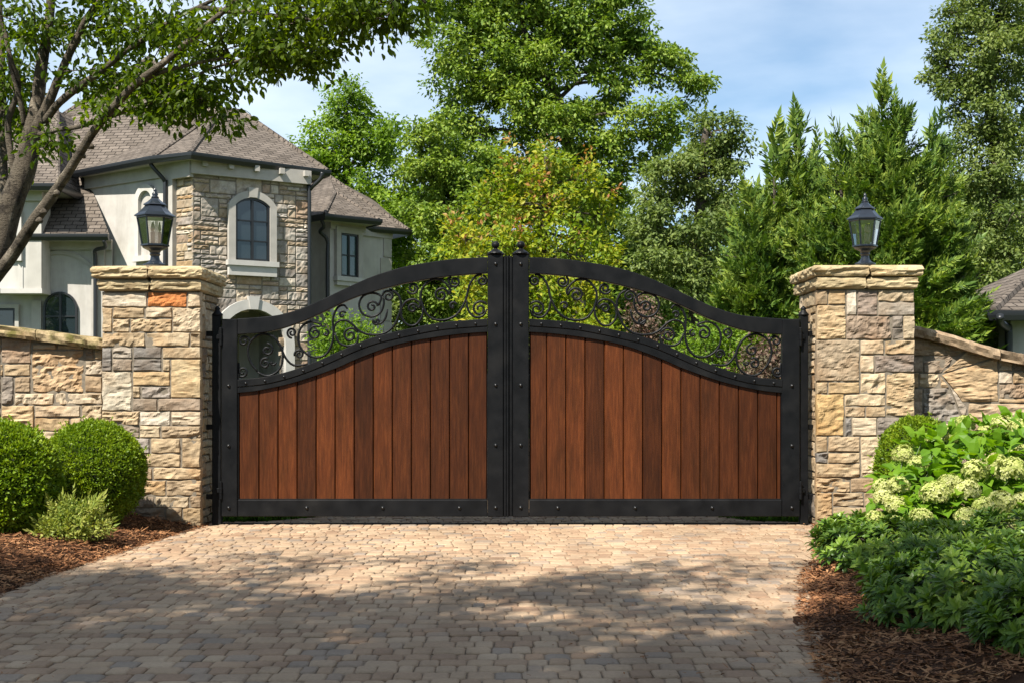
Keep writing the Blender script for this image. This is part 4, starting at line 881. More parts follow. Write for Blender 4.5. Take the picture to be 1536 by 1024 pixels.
pd = MB(); frect(pd, fF, acu - .5, 0, acu + .5, 2.6, -2.2, -2.14); frect(pd, fF, ax0 - .2, 0, ax0 + .35, aztop, -1.2, -.9); pd.build('porch_door_and_slab', M['frame'], house)  # door panel, plus a dark slab inside the left of the arch
window(house, fF, 351.5, 298, 402.5, 392, 11, .18, 2, 3, 'trim', 'pane', .24, .02, True)
nu0, nzb = fL.pixel(212, 385); nu1, _ = fL.pixel(231, 385); _, nz1 = fL.pixel(221, 287); nm = MB(); fband(nm, fL, outline(nu0, nzb, nu1, nz1, .2), outline(nu0, nzb, nu1, nz1, .2, .16), 0, .1); frect(nm, fL, nu0 - .2, nzb - .14, nu1 + .2, nzb, 0, .16); nm.build('niche', M['stucco_white'], house)
# roofs
ZE = 6.69; P0, P1, P2, P3 = PZ(112, 259, ZE), PZ(231, 236, ZE), PZ(285, 229.5, ZE), PZ(491, 257, ZE)
R1, R2 = P(334, 165, 36.2), PZ(362, 168, 8.7); R1[2] = 8.7; back = np.array([-.515, .857, 0]); B3 = P3 + 7 * back; AP = P(222, 88, 39.5); BL = P(96, 172, 37.5)
rf = MB()
roofpoly(rf, [P2, P3, R2, R1]); roofpoly(rf, [P1, P2, R1]); roofpoly(rf, [P0, P1, R1]); roofpoly(rf, [P0, R1, AP]); roofpoly(rf, [P3, B3, R2]); roofpoly(rf, [P0, AP, BL]); roofpoly(rf, [BL, AP, P(60, 230, 40)]); roofpoly(rf, [R1, R2, P(330, 100, 44), AP]) if False else None
roofpoly(rf, [AP, R1, P(320, 150, 42)])
for q in ([P1, R1], [P2, R1], [R1, R2], [R2, P3], [R1, AP], [BL, AP]): ridge(rf, q)
main_roof = rf.build('roof', M['roof'], house)
gm = MB(); gutterbar(gm, [P0, P1, P2, P3, P3 + 1.2 * back]); gm.build('gutter', M['gutter'], house)
sf = MB(); cA, cC, cE = (np.array([*q, ZE - .12]) for q in (A_, C_, E_)); dn = np.array([0, 0, -.12])
for q in ([P0 + dn, P1 + dn, cC, cA], [P1 + dn, P2 + dn, cC], [P2 + dn, P3 + dn, cE, cC], [P3 + dn, B3 + dn, cE + 6 * back, cE]): sf.add(np.array(q), [np.arange(len(q))[::-1][None]])
sf.build('soffit', M['trim'], house)
rw = MB(); stucco_wall(rw, E_ + .32 * back[:2], E_ + 7 * back[:2], 0, ZT); rw.build('side_wall', M['stucco'], house)
def spout(pts, r=.05):
    m = MB(); tube(m, catmull(pts, 5), r, 8); m.build('downspout', M['gutter'], house, smooth=True)
u, z = fL.pixel(255, 300); spout([fL.at(u - .2, ZE - .14, .42), fL.at(u - .12, ZE - .28, .36), fL.at(u, ZE - .55, .16), fL.at(u, ZE - .8, .15), fL.at(u, 3, .15), fL.at(u, .1, .15)])
u, z = fF.pixel(461, 300); spout([fF.at(u + .25, ZE - .14, .35), fF.at(u + .22, ZE - .3, .3), fF.at(u + .05, ZE - .55, .06), fF.at(u + .03, ZE - .8, .05), fF.at(u + .03, 2, .05), fF.at(u + .03, .1, .05)])
# right wing with its bay
ZW2 = 5.8; B0, B1 = XY(495, 36.5), XY(545, 37.5); B2, B3w = XY(545.5, 38.3), XY(586, 39.1); fB = Face(B0, B1); fR = Face(B2, B3w)
wm = MB(); frect(wm, fB, 0, 0, fB.L, ZW2 - .05, -1.2, 0); frect(wm, fR, -.3, 0, fR.L, ZW2 - .05, -.3, 0); rc = stucco_wall(wm, XY(440, 37.3), XY(500, 37.9), 0, ZW2); wm.build('wing_wall', M['stucco'], house)
bw = MB(); stucco_wall(bw, B3w, B3w + 5 * back[:2], 0, ZW2 - .05); bw.build('side_wall', M['stucco'], house)
pm = MB(); frect(pm, fB, -.03, ZW2 - .3, fB.L + .03, ZW2 - .05, 0, .07); pm.build('cornice', M['trim'], house); pm = MB(); frect(pm, fR, -.2, ZW2 - .28, fR.L + .03, ZW2 - .05, 0, .06)
pm.build('cornice', M['trim'], house); pm = MB()
for k in range(9):
    h = .62; frect(pm, fR, fR.L - (.42 if k % 2 else .30), k * h + .02, fR.L + .012, (k + 1) * h - .02, 0, .035)
pm.build('quoins', M['trim'], house); pm = MB(); _, zz_ = fB.pixel(520, 476); frect(pm, fB, -.05, zz_ - .1, fB.L + .05, zz_ + .1, 0, .1); pm.build('band_course', M['trim'], house)
dk = MB(); ua, _ = rc.pixel(464, 350); ub, _ = rc.pixel(479, 350); frect(dk, rc, ua, .1, ub, 4.9, .0, .05); dk.build('recess_dark_panel', M['frame'], house)  # flat dark panel stands in for the shadowed, dark-walled recess
bo = MB(); frect(bo, fB, .12, .1, fB.L - .12, zz_ - .25, .0, .04); bo.build('lower_opening_panel', M['pane'], house)  # flat dark panel stands in for the dark opening below the band
window(house, fB, 508, 351.5, 534, 416, 0, .17, 2, 2, 'trim', 'pane_teal', .12)
Q0, Q1, Q2 = PZ(458, 327, ZW2), PZ(487, 322, ZW2), PZ(568, 330, ZW2); Q3, Q4 = PZ(500, 336, ZW2), PZ(613, 345.5, ZW2); H_ = P(503, 288, 38.6); RW, RW2 = P(494, 265, 41.5), P(430, 262, 41.8)
rf = MB(); roofpoly(rf, [Q0, Q1, H_]); roofpoly(rf, [Q1, Q2, H_]); roofpoly(rf, [Q2, P(530, 308, 39.9), H_]); roofpoly(rf, [PZ(440, 331, ZW2), Q4, RW, RW2]); roofpoly(rf, [Q4, RW, P(560, 300, 46)]); roofpoly(rf, [Q0, H_, RW, RW2])
for q in ([Q1, H_], [Q2, H_], [RW, Q4], [RW, RW2]): ridge(rf, q, .06)
rf.build('wing_roof', M['roof'], house)
gm = MB(); gutterbar(gm, [Q0, Q1, Q2, Q2 + .8 * back]); gutterbar(gm, [Q3, Q4, Q4 + 2 * back]); gm.build('gutter', M['gutter'], house)
sf = MB(); d3 = lambda q: np.array([*q, ZW2 - .12])
for q in ([Q0 + dn, Q1 + dn, d3(B0), d3(XY(463, 37.5))], [Q1 + dn, Q2 + dn, d3(B1), d3(B0)], [Q2 + dn, d3(B1) + .9 * back, d3(B1)], [Q3 + dn, Q4 + dn, d3(B3w), d3(B2)]): sf.add(np.array(q), [np.arange(len(q))[::-1][None]])
sf.build('soffit', M['trim'], house)
spout([Q1 + np.array([-.1, .12, -.14]), Q1 + np.array([-.05, .2, -.3]), P(480, 348, 36.2), P(491, 362, 36.4), P(491, 400, 36.4), P(491, 585, 36.4)], .05); spout([P(484, 340, 37.3), P(484, 400, 37.3), P(484, 580, 37.3)], .045)
# left wing
ZL = 4.93; L0, L1_ = XY(-60, 33.6), XY(168, 33.7); fW = Face(L0, L1_); wl = MB(); frect(wl, fW, 0, 0, fW.L, ZL - .05, -.3, 0); wl.build('wing_wall', M['stucco'], house)
pm = MB(); frect(pm, fW, fW.pixel(62, 0)[0], ZL - .32, fW.L, ZL - .05, 0, .08); pm.build('cornice', M['trim'], house); pm = MB()
cu, cz = fW.pixel(92, 470); r0 = 1.0; cu2, cz2 = fW.pixel(70, 462)
arcm = [(cu - .05 + 1.18 * math.cos(q), cz + .1 + 1.38 * math.sin(q)) for q in np.linspace(0, PI * .62, 18)]; arco = [(cu - .05 + 1.28 * math.cos(q), cz + .1 + 1.48 * math.sin(q)) for q in np.linspace(0, PI * .62, 18)]
fband(pm, fW, arcm, arco, 0, .05); pm.build('arch_moulding', M['trim'], house); pm = MB(); uu, _ = fW.pixel(152, 450); frect(pm, fW, uu - .22, 0, uu + .1, ZL - .32, 0, .1); pm.build('pilaster', M['trim'], house); pm = MB(); ul, _ = fW.pixel(56, 450); frect(pm, fW, ul - .12, 0, ul + .12, ZL - 1.6, 0, .1); pm.build('pilaster', M['trim'], house)
window(house, fW, 66, 438, 117, 530, 22, .0, 2, 3, 'trim', 'pane', None, .02); window(house, fW, -30, 463, 24, 540, 0, .1, 2, 2, 'trim', 'pane', None, .02)
fU = Face(XY(-90, 33.0), XY(62, 33.0)); _, zl = fU.pixel(30, 433); ZU = 6.05; wu = MB(); frect(wu, fU, 0, zl, fU.L, ZU, -.65, 0); wu.build('bay_wall', M['stucco_white'], house)
pm = MB(); frect(pm, fU, 0, ZU - .3, fU.L + .05, ZU, 0, .1); pm.build('cornice', M['trim_white'], house); pm = MB(); frect(pm, fU, fU.L - 1.0, zl - .12, fU.L + .03, zl - .003, -.6, .04); pm.build('bracket', M['trim_white'], house); pm = MB(); u2, _ = fU.pixel(34, 400); frect(pm, fU, u2 - .012, zl, u2 + .012, ZU - .3, 0, .02); pm.build('pilaster', M['trim_white'], house)
window(house, fU, 5, 325, 27, 392, 0, .12, 1, 2, 'trim_white', 'pane', None)
G0, G1 = PZ(-120, 262, 6.1), PZ(87, 284, 6.1); G0[1] = G1[1] = 32.55; G0[0] = XY(-90, 32.55)[0]; G1[0] = XY(87, 32.55)[0]; G0[2] = G1[2] = 6.1
RU0, RU1 = P(-120, 158, 36.2), P(86, 166, 36.2); s0, s1 = PZ(-60, 349, ZL), PZ(164, 355, ZL); s0[1] = s1[1] = 33.05; s1[0] = XY(164, 33.05)[0]; s0[0] = XY(-60, 33.05)[0]; s0[2] = s1[2] = ZL
t1, m1 = P(147, 176, 37.3), P(135, 276, 34.6); t0 = P(-60, 168, 37.3)
rf = MB(); roofpoly(rf, [s0, s1, m1, P(-20, 276, 34.6)]); roofpoly(rf, [P(-20, 276, 34.6), m1, t1, t0]); roofpoly(rf, [G0, G1, RU1, RU0]); roofpoly(rf, [G1, P(117, 293, 34.25), RU1]); roofpoly(rf, [RU1, P(117, 293, 34.25), P(110, 178, 37)])
ridge(rf, [RU0, RU1], .06); ridge(rf, [RU1, G1], .06); ridge(rf, [t0, t1], .06); rf.build('wing_roof', M['roof'], house)
gm = MB(); gutterbar(gm, [s0, s1]); gutterbar(gm, [G0, G1, P(117, 293, 34.2)]); gm.build('gutter', M['gutter'], house)
sf = MB(); sf.add(np.array([s0 + dn, s1 + dn, np.array([*L1_, ZL - .12]), np.array([*L0, ZL - .12])]), [np.arange(4)[::-1][None]]); sf.add(np.array([G0 + dn, G1 + dn, np.array([XY(62, 33)[0] + .5, 34.2, 5.98]), np.array([XY(-90, 33)[0], 34, 5.98])]), [np.arange(4)[::-1][None]]); sf.build('soffit', M['trim'], house)
spout([s1 + np.array([-.12, -.05, -.14]), s1 + np.array([-.14, .1, -.3]), P(143, 376, 33.4), P(143, 392, 33.5), P(143, 470, 33.5), P(143, 560, 33.5)])

# neighbouring house, right edge
hb = thing('outbuilding', 'low brown roofed outbuilding at the right edge behind the garden wall', 'house', (7.5, 17.5, 0)); Yh = 17.
fh = Face(XY(1516, 17.4), XY(1800, 17.9)); wm = MB(); frect(wm, fh, 0, 0, fh.L, 1.98, -.3, 0); f2 = Face(XY(1516, 17.4) + np.array([.3, 4]), XY(1516, 17.4)); frect(wm, f2, 0, 0, f2.L, 1.98, -.3, 0); wm.build('wall', M['stucco'], hb)
ze = EYE + (HOR - 466) / FPX * 16.9; e0, e1 = PZ(1489, 467, ze), PZ(1820, 462, ze); e1[2] = ze; e1[1] = e0[1] + .4
rf = MB(); ap = P(1575, 385, 20); roofpoly(rf, [e0, e1, P(1820, 385, 20.5), ap]); roofpoly(rf, [e0 + np.array([.3, 6, 0]), e0, ap]); ridge(rf, [e0, ap], .06); rf.build('roof', M['roof'], hb)
gm = MB(); gutterbar(gm, [e0 + np.array([.2, 4, 0]), e0, e1], .1, .12); gm.build('gutter', M['gutter'], hb)
m = MB(); tube(m, catmull([P(1500, 474, 16.9), P(1501, 484, 17), P(1510, 492, 17.2), P(1513, 500, 17.3), P(1513, 600, 17.3)], 5), .05, 8); m.build('downspout', M['gutter'], hb, smooth=True)

# ------------------------------------------------------------------ foreground tree
rng = np.random.default_rng(42); ft = thing('shade_tree', 'leafy tree with mottled limbs reaching over the left garden wall', 'tree', (-5.6, 12.2, 0))
tr = MB(); sc12 = lambda wpx, Y=12.: wpx / 2 / FPX * Y
def tlimb(pts, w0, w1):
    p = catmull([P(*q) for q in pts], 6); r = .88 * np.linspace(sc12(w0), sc12(w1), len(p)); r = r * (1 + .06 * vnoise(np.stack([np.arange(len(p)) * .7, np.zeros(len(p)), np.zeros(len(p)) + w0], -1), 5))
    tube(tr, p + .012 * np.stack([vnoise(p * 3, 1), vnoise(p * 3, 2), vnoise(p * 3, 3)], -1), r, 12, True)
TRUNK = [(-150, 775, 12.2), (-110, 640, 12.2), (-60, 500, 12.1), (-14, 400, 12.05), (16, 310, 12), (36, 248, 12), (52, 196, 12)]
tlimb(TRUNK, 60, 33)
tlimb([(46, 215, 12), (56, 150, 12), (67, 80, 12), (76, 10, 12), (84, -120, 12.1), (120, -330, 12.3)], 26, 9)
tlimb([(50, 205, 11.98), (66, 170, 11.95), (80, 140, 11.9), (98, 96, 11.8), (122, 45, 11.7), (146, 8, 11.6), (200, -60, 11.4), (300, -190, 11)], 19, 7)
tlimb([(66, 185, 11.95), (90, 155, 11.8), (132, 122, 11.6), (168, 95, 11.4), (206, 66, 11.2), (264, 27, 11), (300, 10, 10.8), (400, -40, 10.4)], 14, 5)
tlimb([(-18, 432, 12), (20, 380, 11.8), (52, 330, 11.6), (79, 292, 11.5), (100, 262, 11.4), (117, 234, 11.3), (152, 182, 11.1), (199, 131, 10.9), (264, 78, 10.7), (331, 20, 10.5), (400, -30, 10.3), (520, -90, 10)], 22, 6)
tlimb([(60, 203, 11.95), (90, 195, 11.7), (118, 192, 11.5), (146, 182, 11.3), (190, 165, 11.2), (240, 150, 11), (300, 110, 10.8), (380, 85, 10.5), (450, 60, 10.3)], 9, 3)
tlimb([(6, 330, 12.2), (4, 250, 12.4), (4, 150, 12.5), (0, 40, 12.6), (-10, -150, 12.8)], 18, 11)
tlimb([(20, 265, 12), (12, 190, 12), (28, 130, 11.9), (16, 90, 11.8), (5, 40, 11.8), (-30, -60, 11.6)], 12, 6)
tlimb([(38, 190, 12), (30, 150, 11.9), (14, 95, 11.8)], 10, 6)
tlimb([(199, 131, 10.9), (250, 105, 10.8), (330, 88, 10.7), (420, 75, 10.5)], 8, 3); tlimb([(300, 10, 10.8), (380, 20, 10.6), (470, 30, 10.4), (560, 15, 10.2)], 9, 3); tlimb([(520, -90, 10), (600, -40, 10), (640, 5, 10)], 8, 3)
for (px, py) in ((54, 333), (80, 292), (118, 236), (131, 222), (60, 320)): # knots
    lathe(tr, [(.03, -.02), (.035, 0), (.02, .02), (.004, .03)], P(px + 5, py - 2, 11.35 + (330 - px) * 0), 8)
BL_ = [(60, 50, 12, 75, 55, .7, 34), (20, 130, 12.3, 40, 70, .5, 26), (150, 40, 11.8, 70, 50, .7, 30), (150, 110, 11.7, 55, 40, .5, 20), (240, 50, 11.3, 70, 50, .7, 34), (232, 135, 11.2, 50, 32, .45, 30), (300, 148, 11, 38, 30, .4, 26), (330, 70, 10.9, 75, 55, .7, 40),
       (420, 45, 10.6, 70, 45, .6, 36), (470, 85, 10.5, 45, 25, .4, 18), (410, 92, 10.6, 45, 22, .4, 16), (520, 28, 10.3, 65, 35, .5, 30), (590, 5, 10.1, 55, 28, .4, 22), (335, 178, 10.9, 14, 12, .12, 5), (80, 215, 11.7, 22, 24, .2, 7), (25, 200, 12.4, 40, 60, .4, 14), (160, 165, 11.2, 22, 15, .2, 6), (250, 170, 11, 30, 12, .25, 9), (430, 10, 10.6, 120, 40, .8, 30), (10, 260, 12.6, 30, 40, .3, 8),
       (100, -60, 11.8, 130, 60, 1, 30), (300, -60, 11.2, 130, 60, 1, 34), (480, -50, 10.6, 110, 50, .9, 26), (-80, 60, 12.2, 80, 120, 1, 26), (560, -50, 10.2, 90, 40, .7, 16), (200, -200, 11.8, 220, 80, 1.3, 30)]
cr = MB(); tw = tr
for (px, py, Y, rx, ry, rd, k) in BL_:
    R = np.array([rx / FPX * Y, rd, ry / FPX * Y]); q = ball(rng, k) * (rng.random((k, 1)) ** .42); c = P(px, py, Y) + q * R
    clumps(cr, rng, c, .2, 25, L8M, .072, .55, .45, .55)
    for e in c[::2]: limb(tw, P(px, py, Y) + rng.normal(size=3) * .05, e, .008, .003, rng, .05, 4, 4)
tr.build('trunk', M['bark'], ft, smooth=True); cr.build('crown', M['leaf_near'], ft)

# shade trees behind the camera, whose shadow falls on the drive
for (lab, base, hh, bl, sd) in (('tall broad shade tree standing beside the drive behind the viewer', (-6.4, -3.2, 0), 7.5, [(-4.3, -.6, 7.6, 2.3, 1.7, 1.1), (-2.9, -.8, 7.9, 1.5, 1.2, .8), (-6.0, -.6, 8.2, 2.2, 1.5, 1.1), (-5.2, -3.0, 8.6, 2.4, 2.2, 1.5), (-4.6, 1.5, 7.7, 2.0, .8, .5, 20), (-6.2, 1.7, 7.7, 1.6, .8, .5, 20), (-3.4, 2.3, 7.7, 1.5, .5, .4, 13), (-5.6, 2.5, 7.9, 1.5, .45, .4, 14), (-7.4, .6, 8.2, 1.6, 1.6, .8)], 1),
    ('second shade tree over the mulch bed behind the viewer', (3.6, -5.2, 0), 7.5, [(-1.6, -1.3, 7.6, 1.4, 1.4, 1.0, 28), (-.9, -.9, 7.9, 1.2, 1.0, .8, 12), (.4, -2.6, 8.2, 1.6, 1.3, 1.2, 12), (-2.0, 1.2, 8.2, 1.6, .9, .5, 18), (-1.8, 2.3, 8.1, 1.6, .45, .4, 15), (-.6, 1.2, 8.1, 1.2, .8, .5, 8), (-2.9, .4, 7.9, 1.0, .7, .5, 14), (2.6, -3.9, 8.6, 2.4, 2, 1.6), (-1.2, -3.2, 8.8, 1.7, 1.6, 1)], 2)):
    bl = [(q[0] + 1.0, *q[1:]) for q in bl]; base = (base[0] + .6, base[1], 0)
    rng = np.random.default_rng(60 + sd); t = thing('shade_tree', lab, 'tree', base); tr = MB(); cr = MB()
    top = np.array(bl[0][:3]); tube(tr, catmull([base, np.array(base) * [1, 1, 0] + [.1, .2, 2.5], (np.array(base) + top) / 2 + [0, 0, 1.5], top], 6), np.linspace(.24, .08, 19), 10)
    for (x, y, z, rx, ry, rz, *dn_) in bl:
        limb(tr, (np.array(base) + top) / 2 + [0, 0, 1.2], (x, y, z), .05, .02, rng, .05)
        k = int((dn_[0] if dn_ else 56) * rx * ry); q = ball(rng, k) * (rng.random((k, 1)) ** .5); c = np.array([x, y, z]) + q * [rx, ry, rz]
        for e in c[::3]: limb(tr, (x, y, z), e, .03, .01, rng, .05, 4, 4)
        clumps(cr, rng, c, rng.uniform(.16, .4, k), 46 if len(dn_) and dn_[0] < 18 else 80, L5, .10, .45, .3, .9)
    tr.build('trunk', M['bark'], t, smooth=True); cr.build('crown', M['leaf_shade'], t)

# ------------------------------------------------------------------ trees beyond the gate
gb = lambda x, Y: tuple(XY(x, Y)) + (0,)
BG = 'broadleaf trees beyond the gate'
make_tree('tree', 'bright green pointed tree rising directly behind the right slope of the stone house roof', gb(520, 47), [(520, 500, 47), (520, 300, 47), (520, 170, 47)], .3,
          [(520, 165, 47, 34, 45, .9), (485, 225, 47, 50, 55, 1.5), (560, 225, 47, 55, 55, 1.5), (470, 300, 47, 50, 50, 1.6), (545, 310, 47, 80, 60, 2), (530, 400, 47, 90, 70, 2), (620, 330, 47.5, 50, 60, 1.6)], 'leaf_bright', 0.163, 26.5, 108, 0.546, 101, group=BG)
make_tree('tree', 'mid green tree between the house and the tallest tree', gb(660, 40), [(655, 450, 40), (660, 330, 40), (665, 220, 40)], .26,
          [(660, 225, 40, 55, 60, 1.2), (640, 285, 41, 42, 60, 1.1), (690, 300, 39.5, 50, 60, 1.3), (662, 370, 40, 55, 60, 1.2), (700, 390, 39, 50, 60, 1.2), (650, 455, 40, 48, 60, 1.1), (720, 260, 40, 35, 50, 1)], 'leaf_mid', 0.15, 34.4, 116, 0.44, 102, group=BG)
make_tree('tree', 'tallest broad tree in the middle with open limbs showing sky', gb(850, 42), [(868, 400, 42), (862, 300, 42), (850, 200, 42), (832, 140, 42), (790, 60, 42), (770, -20, 42)], .32,
          [(690, 60, 42, 60, 60, 1.5), (755, 50, 42, 70, 70, 1.5), (700, 130, 42, 60, 40, 1.3), (760, 140, 41.5, 45, 55, 1.2), (700, 195, 42, 45, 40, 1.), (830, 70, 42, 50, 45, 1.5), (900, 60, 42, 65, 55, 1.5), (955, 75, 42, 50, 40, 1.2), (1005, 100, 42, 38, 38, 1), (1040, 135, 42, 26, 28, .8), (930, 130, 42, 45, 30, 1),
           (970, 175, 41.5, 48, 32, 1), (1000, 210, 41.5, 30, 25, .8), (880, 170, 42.5, 40, 30, 1), (920, 215, 42, 45, 35, 1), (860, 240, 42, 40, 40, 1), (930, 10, 42, 45, 28, 1.), (800, -10, 42, 90, 45, 1.6), (700, -10, 42, 70, 40, 1.4), (900, 280, 42, 60, 40, 1), (820, 290, 42, 45, 40, 1), (960, 250, 42, 30, 22, .7), (740, 240, 42, 40, 50, 1), (835, 185, 41.2, 48, 36, .9), (785, 165, 41.5, 50, 45, 1), (800, 105, 41.5, 60, 45, 1), (790, 235, 41.5, 45, 45, 1), (850, 280, 41, 50, 40, 1), (845, 30, 42, 60, 45, 1.2)],
          'leaf_mid', 0.163, 26.5, 96, 0.458, 103, group=BG)
make_tree('tree', 'dark grey green tree between the tallest tree and the conifers', gb(1040, 36), [(1045, 480, 36), (1050, 350, 36), (1055, 240, 36), (1060, 190, 36)], .28,
          [(1065, 200, 36, 45, 32, 1), (1095, 240, 36, 32, 40, 1), (1045, 260, 36, 42, 45, 1.2), (1000, 275, 36, 34, 40, 1), (985, 340, 36, 45, 50, 1.4), (1050, 350, 36, 55, 55, 1.6), (1000, 410, 35.5, 60, 45, 1.5), (1090, 320, 36, 35, 55, 1.1), (1060, 430, 35.5, 60, 40, 1.5)], 'leaf_blue', 0.136, 34.4, 108, 0.44, 104, group=BG)
make_tree('tree', 'tall open grey green tree at the far right edge of the photo behind the conifers', gb(1500, 33), [(1490, 400, 33), (1495, 250, 33), (1485, 150, 33), (1500, 40, 33), (1510, -60, 33)], .2,
          [(1440, 60, 33, 45, 40, .9), (1420, 100, 33, 40, 32, .8), (1400, 75, 33, 18, 20, .4), (1490, 30, 33, 50, 45, 1), (1450, 150, 33, 45, 40, 1), (1510, 110, 33, 40, 50, 1), (1470, 215, 33, 50, 40, 1), (1530, 200, 33, 45, 60, 1), (1450, 270, 33, 40, 40, 1), (1500, 290, 33, 45, 45, 1), (1480, 350, 32.5, 50, 45, 1), (1530, 380, 32, 40, 60, 1), (1460, 410, 32, 50, 50, 1), (1500, -30, 33, 70, 50, 1.2), (1560, 60, 33, 50, 80, 1.2), (1430, 20, 33, 25, 22, .5), (1440, 340, 33, 40, 40, 1), (1500, 460, 31, 60, 40, 1), (1490, 170, 32.4, 40, 40, .8), (1495, 250, 32.3, 42, 40, .8), (1490, 60, 32.4, 45, 45, .8), (1520, 320, 32, 45, 50, .9), (1460, 110, 32.6, 40, 35, .7)],
          'leaf_blue', 0.116, 34.4, 96, 0.352, 105, group=BG)
make_tree('tree', 'large dark green tree low behind the yellow green tree', gb(860, 50), [(860, 500, 50), (865, 380, 50), (870, 300, 50)], .3,
          [(720, 350, 50, 80, 70, 2), (900, 340, 50, 90, 70, 2), (960, 400, 49, 70, 60, 2), (820, 430, 48, 120, 60, 2), (760, 450, 48, 90, 60, 2), (960, 470, 47, 90, 50, 2), (780, 300, 51, 50, 50, 1.5)], 'leaf_mid', 0.177, 18.8, 116, 0.66, 106, group=BG)
def rusty(m, C, rng):
    tops = C[C[:, 2] > np.quantile(C[:, 2], .5)]; sel = tops[rng.random(len(tops)) < .2]; clumps(m, rng, sel + np.array([0, -.1, .2]), .17, 14, L5, .09, .9, -.3, .5)
make_tree('tree', 'yellow green tree with rusty tips directly behind the gate centre', gb(820, 21), [(815, 520, 21), (812, 420, 21), (818, 300, 21), (820, 230, 21)], .12,
          [(822, 245, 21, 36, 35, .35), (775, 260, 21, 32, 36, .35), (870, 270, 21, 36, 40, .4), (740, 300, 21, 34, 40, .4), (820, 310, 20.8, 60, 45, .5), (895, 325, 21, 32, 40, .4), (700, 360, 21, 32, 28, .35), (770, 370, 20.6, 60, 45, .5), (850, 380, 20.6, 60, 45, .5), (910, 385, 21, 26, 28, .3), (720, 420, 20.6, 50, 40, .5), (800, 440, 20.5, 70, 45, .6), (880, 440, 20.6, 50, 40, .5), (690, 390, 20.8, 22, 20, .25), (760, 480, 20.4, 90, 35, .6), (860, 490, 20.4, 70, 35, .6)],
          'leaf_yellow', .10, 85, 46, .24, 107, flat=.9, droop=0, extra=rusty, group=BG)
# background wood, far off: shared copies of two trees
far = []
for s_, mat in ((1, 'leaf_mid'), (2, 'leaf_blue')):
    far.append(make_tree('woodland_tree', 'far woodland tree closing the view beyond the gate', (0, 70, 0), [(768, 480, 70), (768, 380, 70)], .3,
               [(768, 330, 70, 60, 60, 2), (730, 400, 70, 60, 60, 2), (806, 410, 70, 60, 60, 2), (768, 480, 70, 95, 70, 2.6), (768, 540, 70, 100, 60, 2.6)], mat, .34, 9, 55, .95, 200 + s_, group='far woodland trees behind everything'))
for k, (px, Y, s_, w_) in enumerate([(-250, 66, 1.1, 0), (-60, 72, 1.2, 1), (120, 74, 1.0, 0), (380, 68, .95, 1), (470, 74, .9, 0), (590, 76, .95, 1), (700, 72, .9, 0), (800, 78, 1., 1), (890, 76, .9, 0), (985, 72, .85, 1), (1060, 70, .9, 0), (1130, 66, .85, 1), (1210, 70, 1., 0), (1330, 68, 1., 1), (1420, 62, 1.1, 0), (1500, 66, 1.1, 1), (1640, 66, 1.2, 0), (1800, 70, 1.2, 1)] + [(768 - x / y * 2000 if False else (x, y), None, s, q) for x, y, s, q in ((-26, -20, .9, 0), (-17, -27, 1., 1), (-8, -24, .9, 0), (1, -28, 1., 1), (9, -22, .9, 0), (17, -26, 1., 1), (25, -17, .95, 0), (24, -3, .9, 1), (-30, -8, .95, 1), (22, 8, .75, 0))]):
    src = far[w_]
    if k < 2: o = far[k]; 
    else:
        o = src.copy(); COL.objects.link(o)
        for ch in [c for c in COL.objects if c.parent == src]:
            c = ch.copy(); COL.objects.link(c); c.parent = o
    o.location = (*(XY(px, Y) if Y else px), 0)
    if not Y: o['label'] = 'unseen woodland tree behind the viewer or beside the drive'; o['group'] = 'unseen woodland trees around the drive'  # unseen trees, added to dim the sky fill and show in reflections
    o.scale = (s_, s_, s_ * .85); o.rotation_euler = (0, 0, k * 1.3)

# conifers
def plumes(mb, rng, pos, ax, size, nsl=20):
    n = len(pos); ax = nrm(ax); side = nrm(np.cross(ax, rng.normal(size=(n, 3)) + 1e-3)); up = np.cross(ax, side)
    t = (np.arange(nsl) + .5) / nsl; sg = np.where(np.arange(nsl) % 2, 1., -1.)
    p = pos[:, None] + ax[:, None] * (t[None, :, None] * .8 * size[:, None, None]); th = rng.normal(size=(n, nsl, 1)) * .5
    sd = side[:, None] * sg[None, :, None] + up[:, None] * th
    d = ax[:, None] * .85 + sd * (.95 - .35 * t)[None, :, None] + rng.normal(size=(n, nsl, 3)) * .08
    ln = size[:, None] * .46 * (1.05 - .62 * t)[None] * rng.uniform(.75, 1.15, (n, nsl)); nn = np.broadcast_to(up[:, None], p.shape) + rng.normal(size=p.shape) * .35
    leaves(mb, NEED, p.reshape(-1, 3), d.reshape(-1, 3), nn.reshape(-1, 3), ln.reshape(-1))
    leaves(mb, NEED, pos + ax * size[:, None] * .72, ax, up, size * .45)
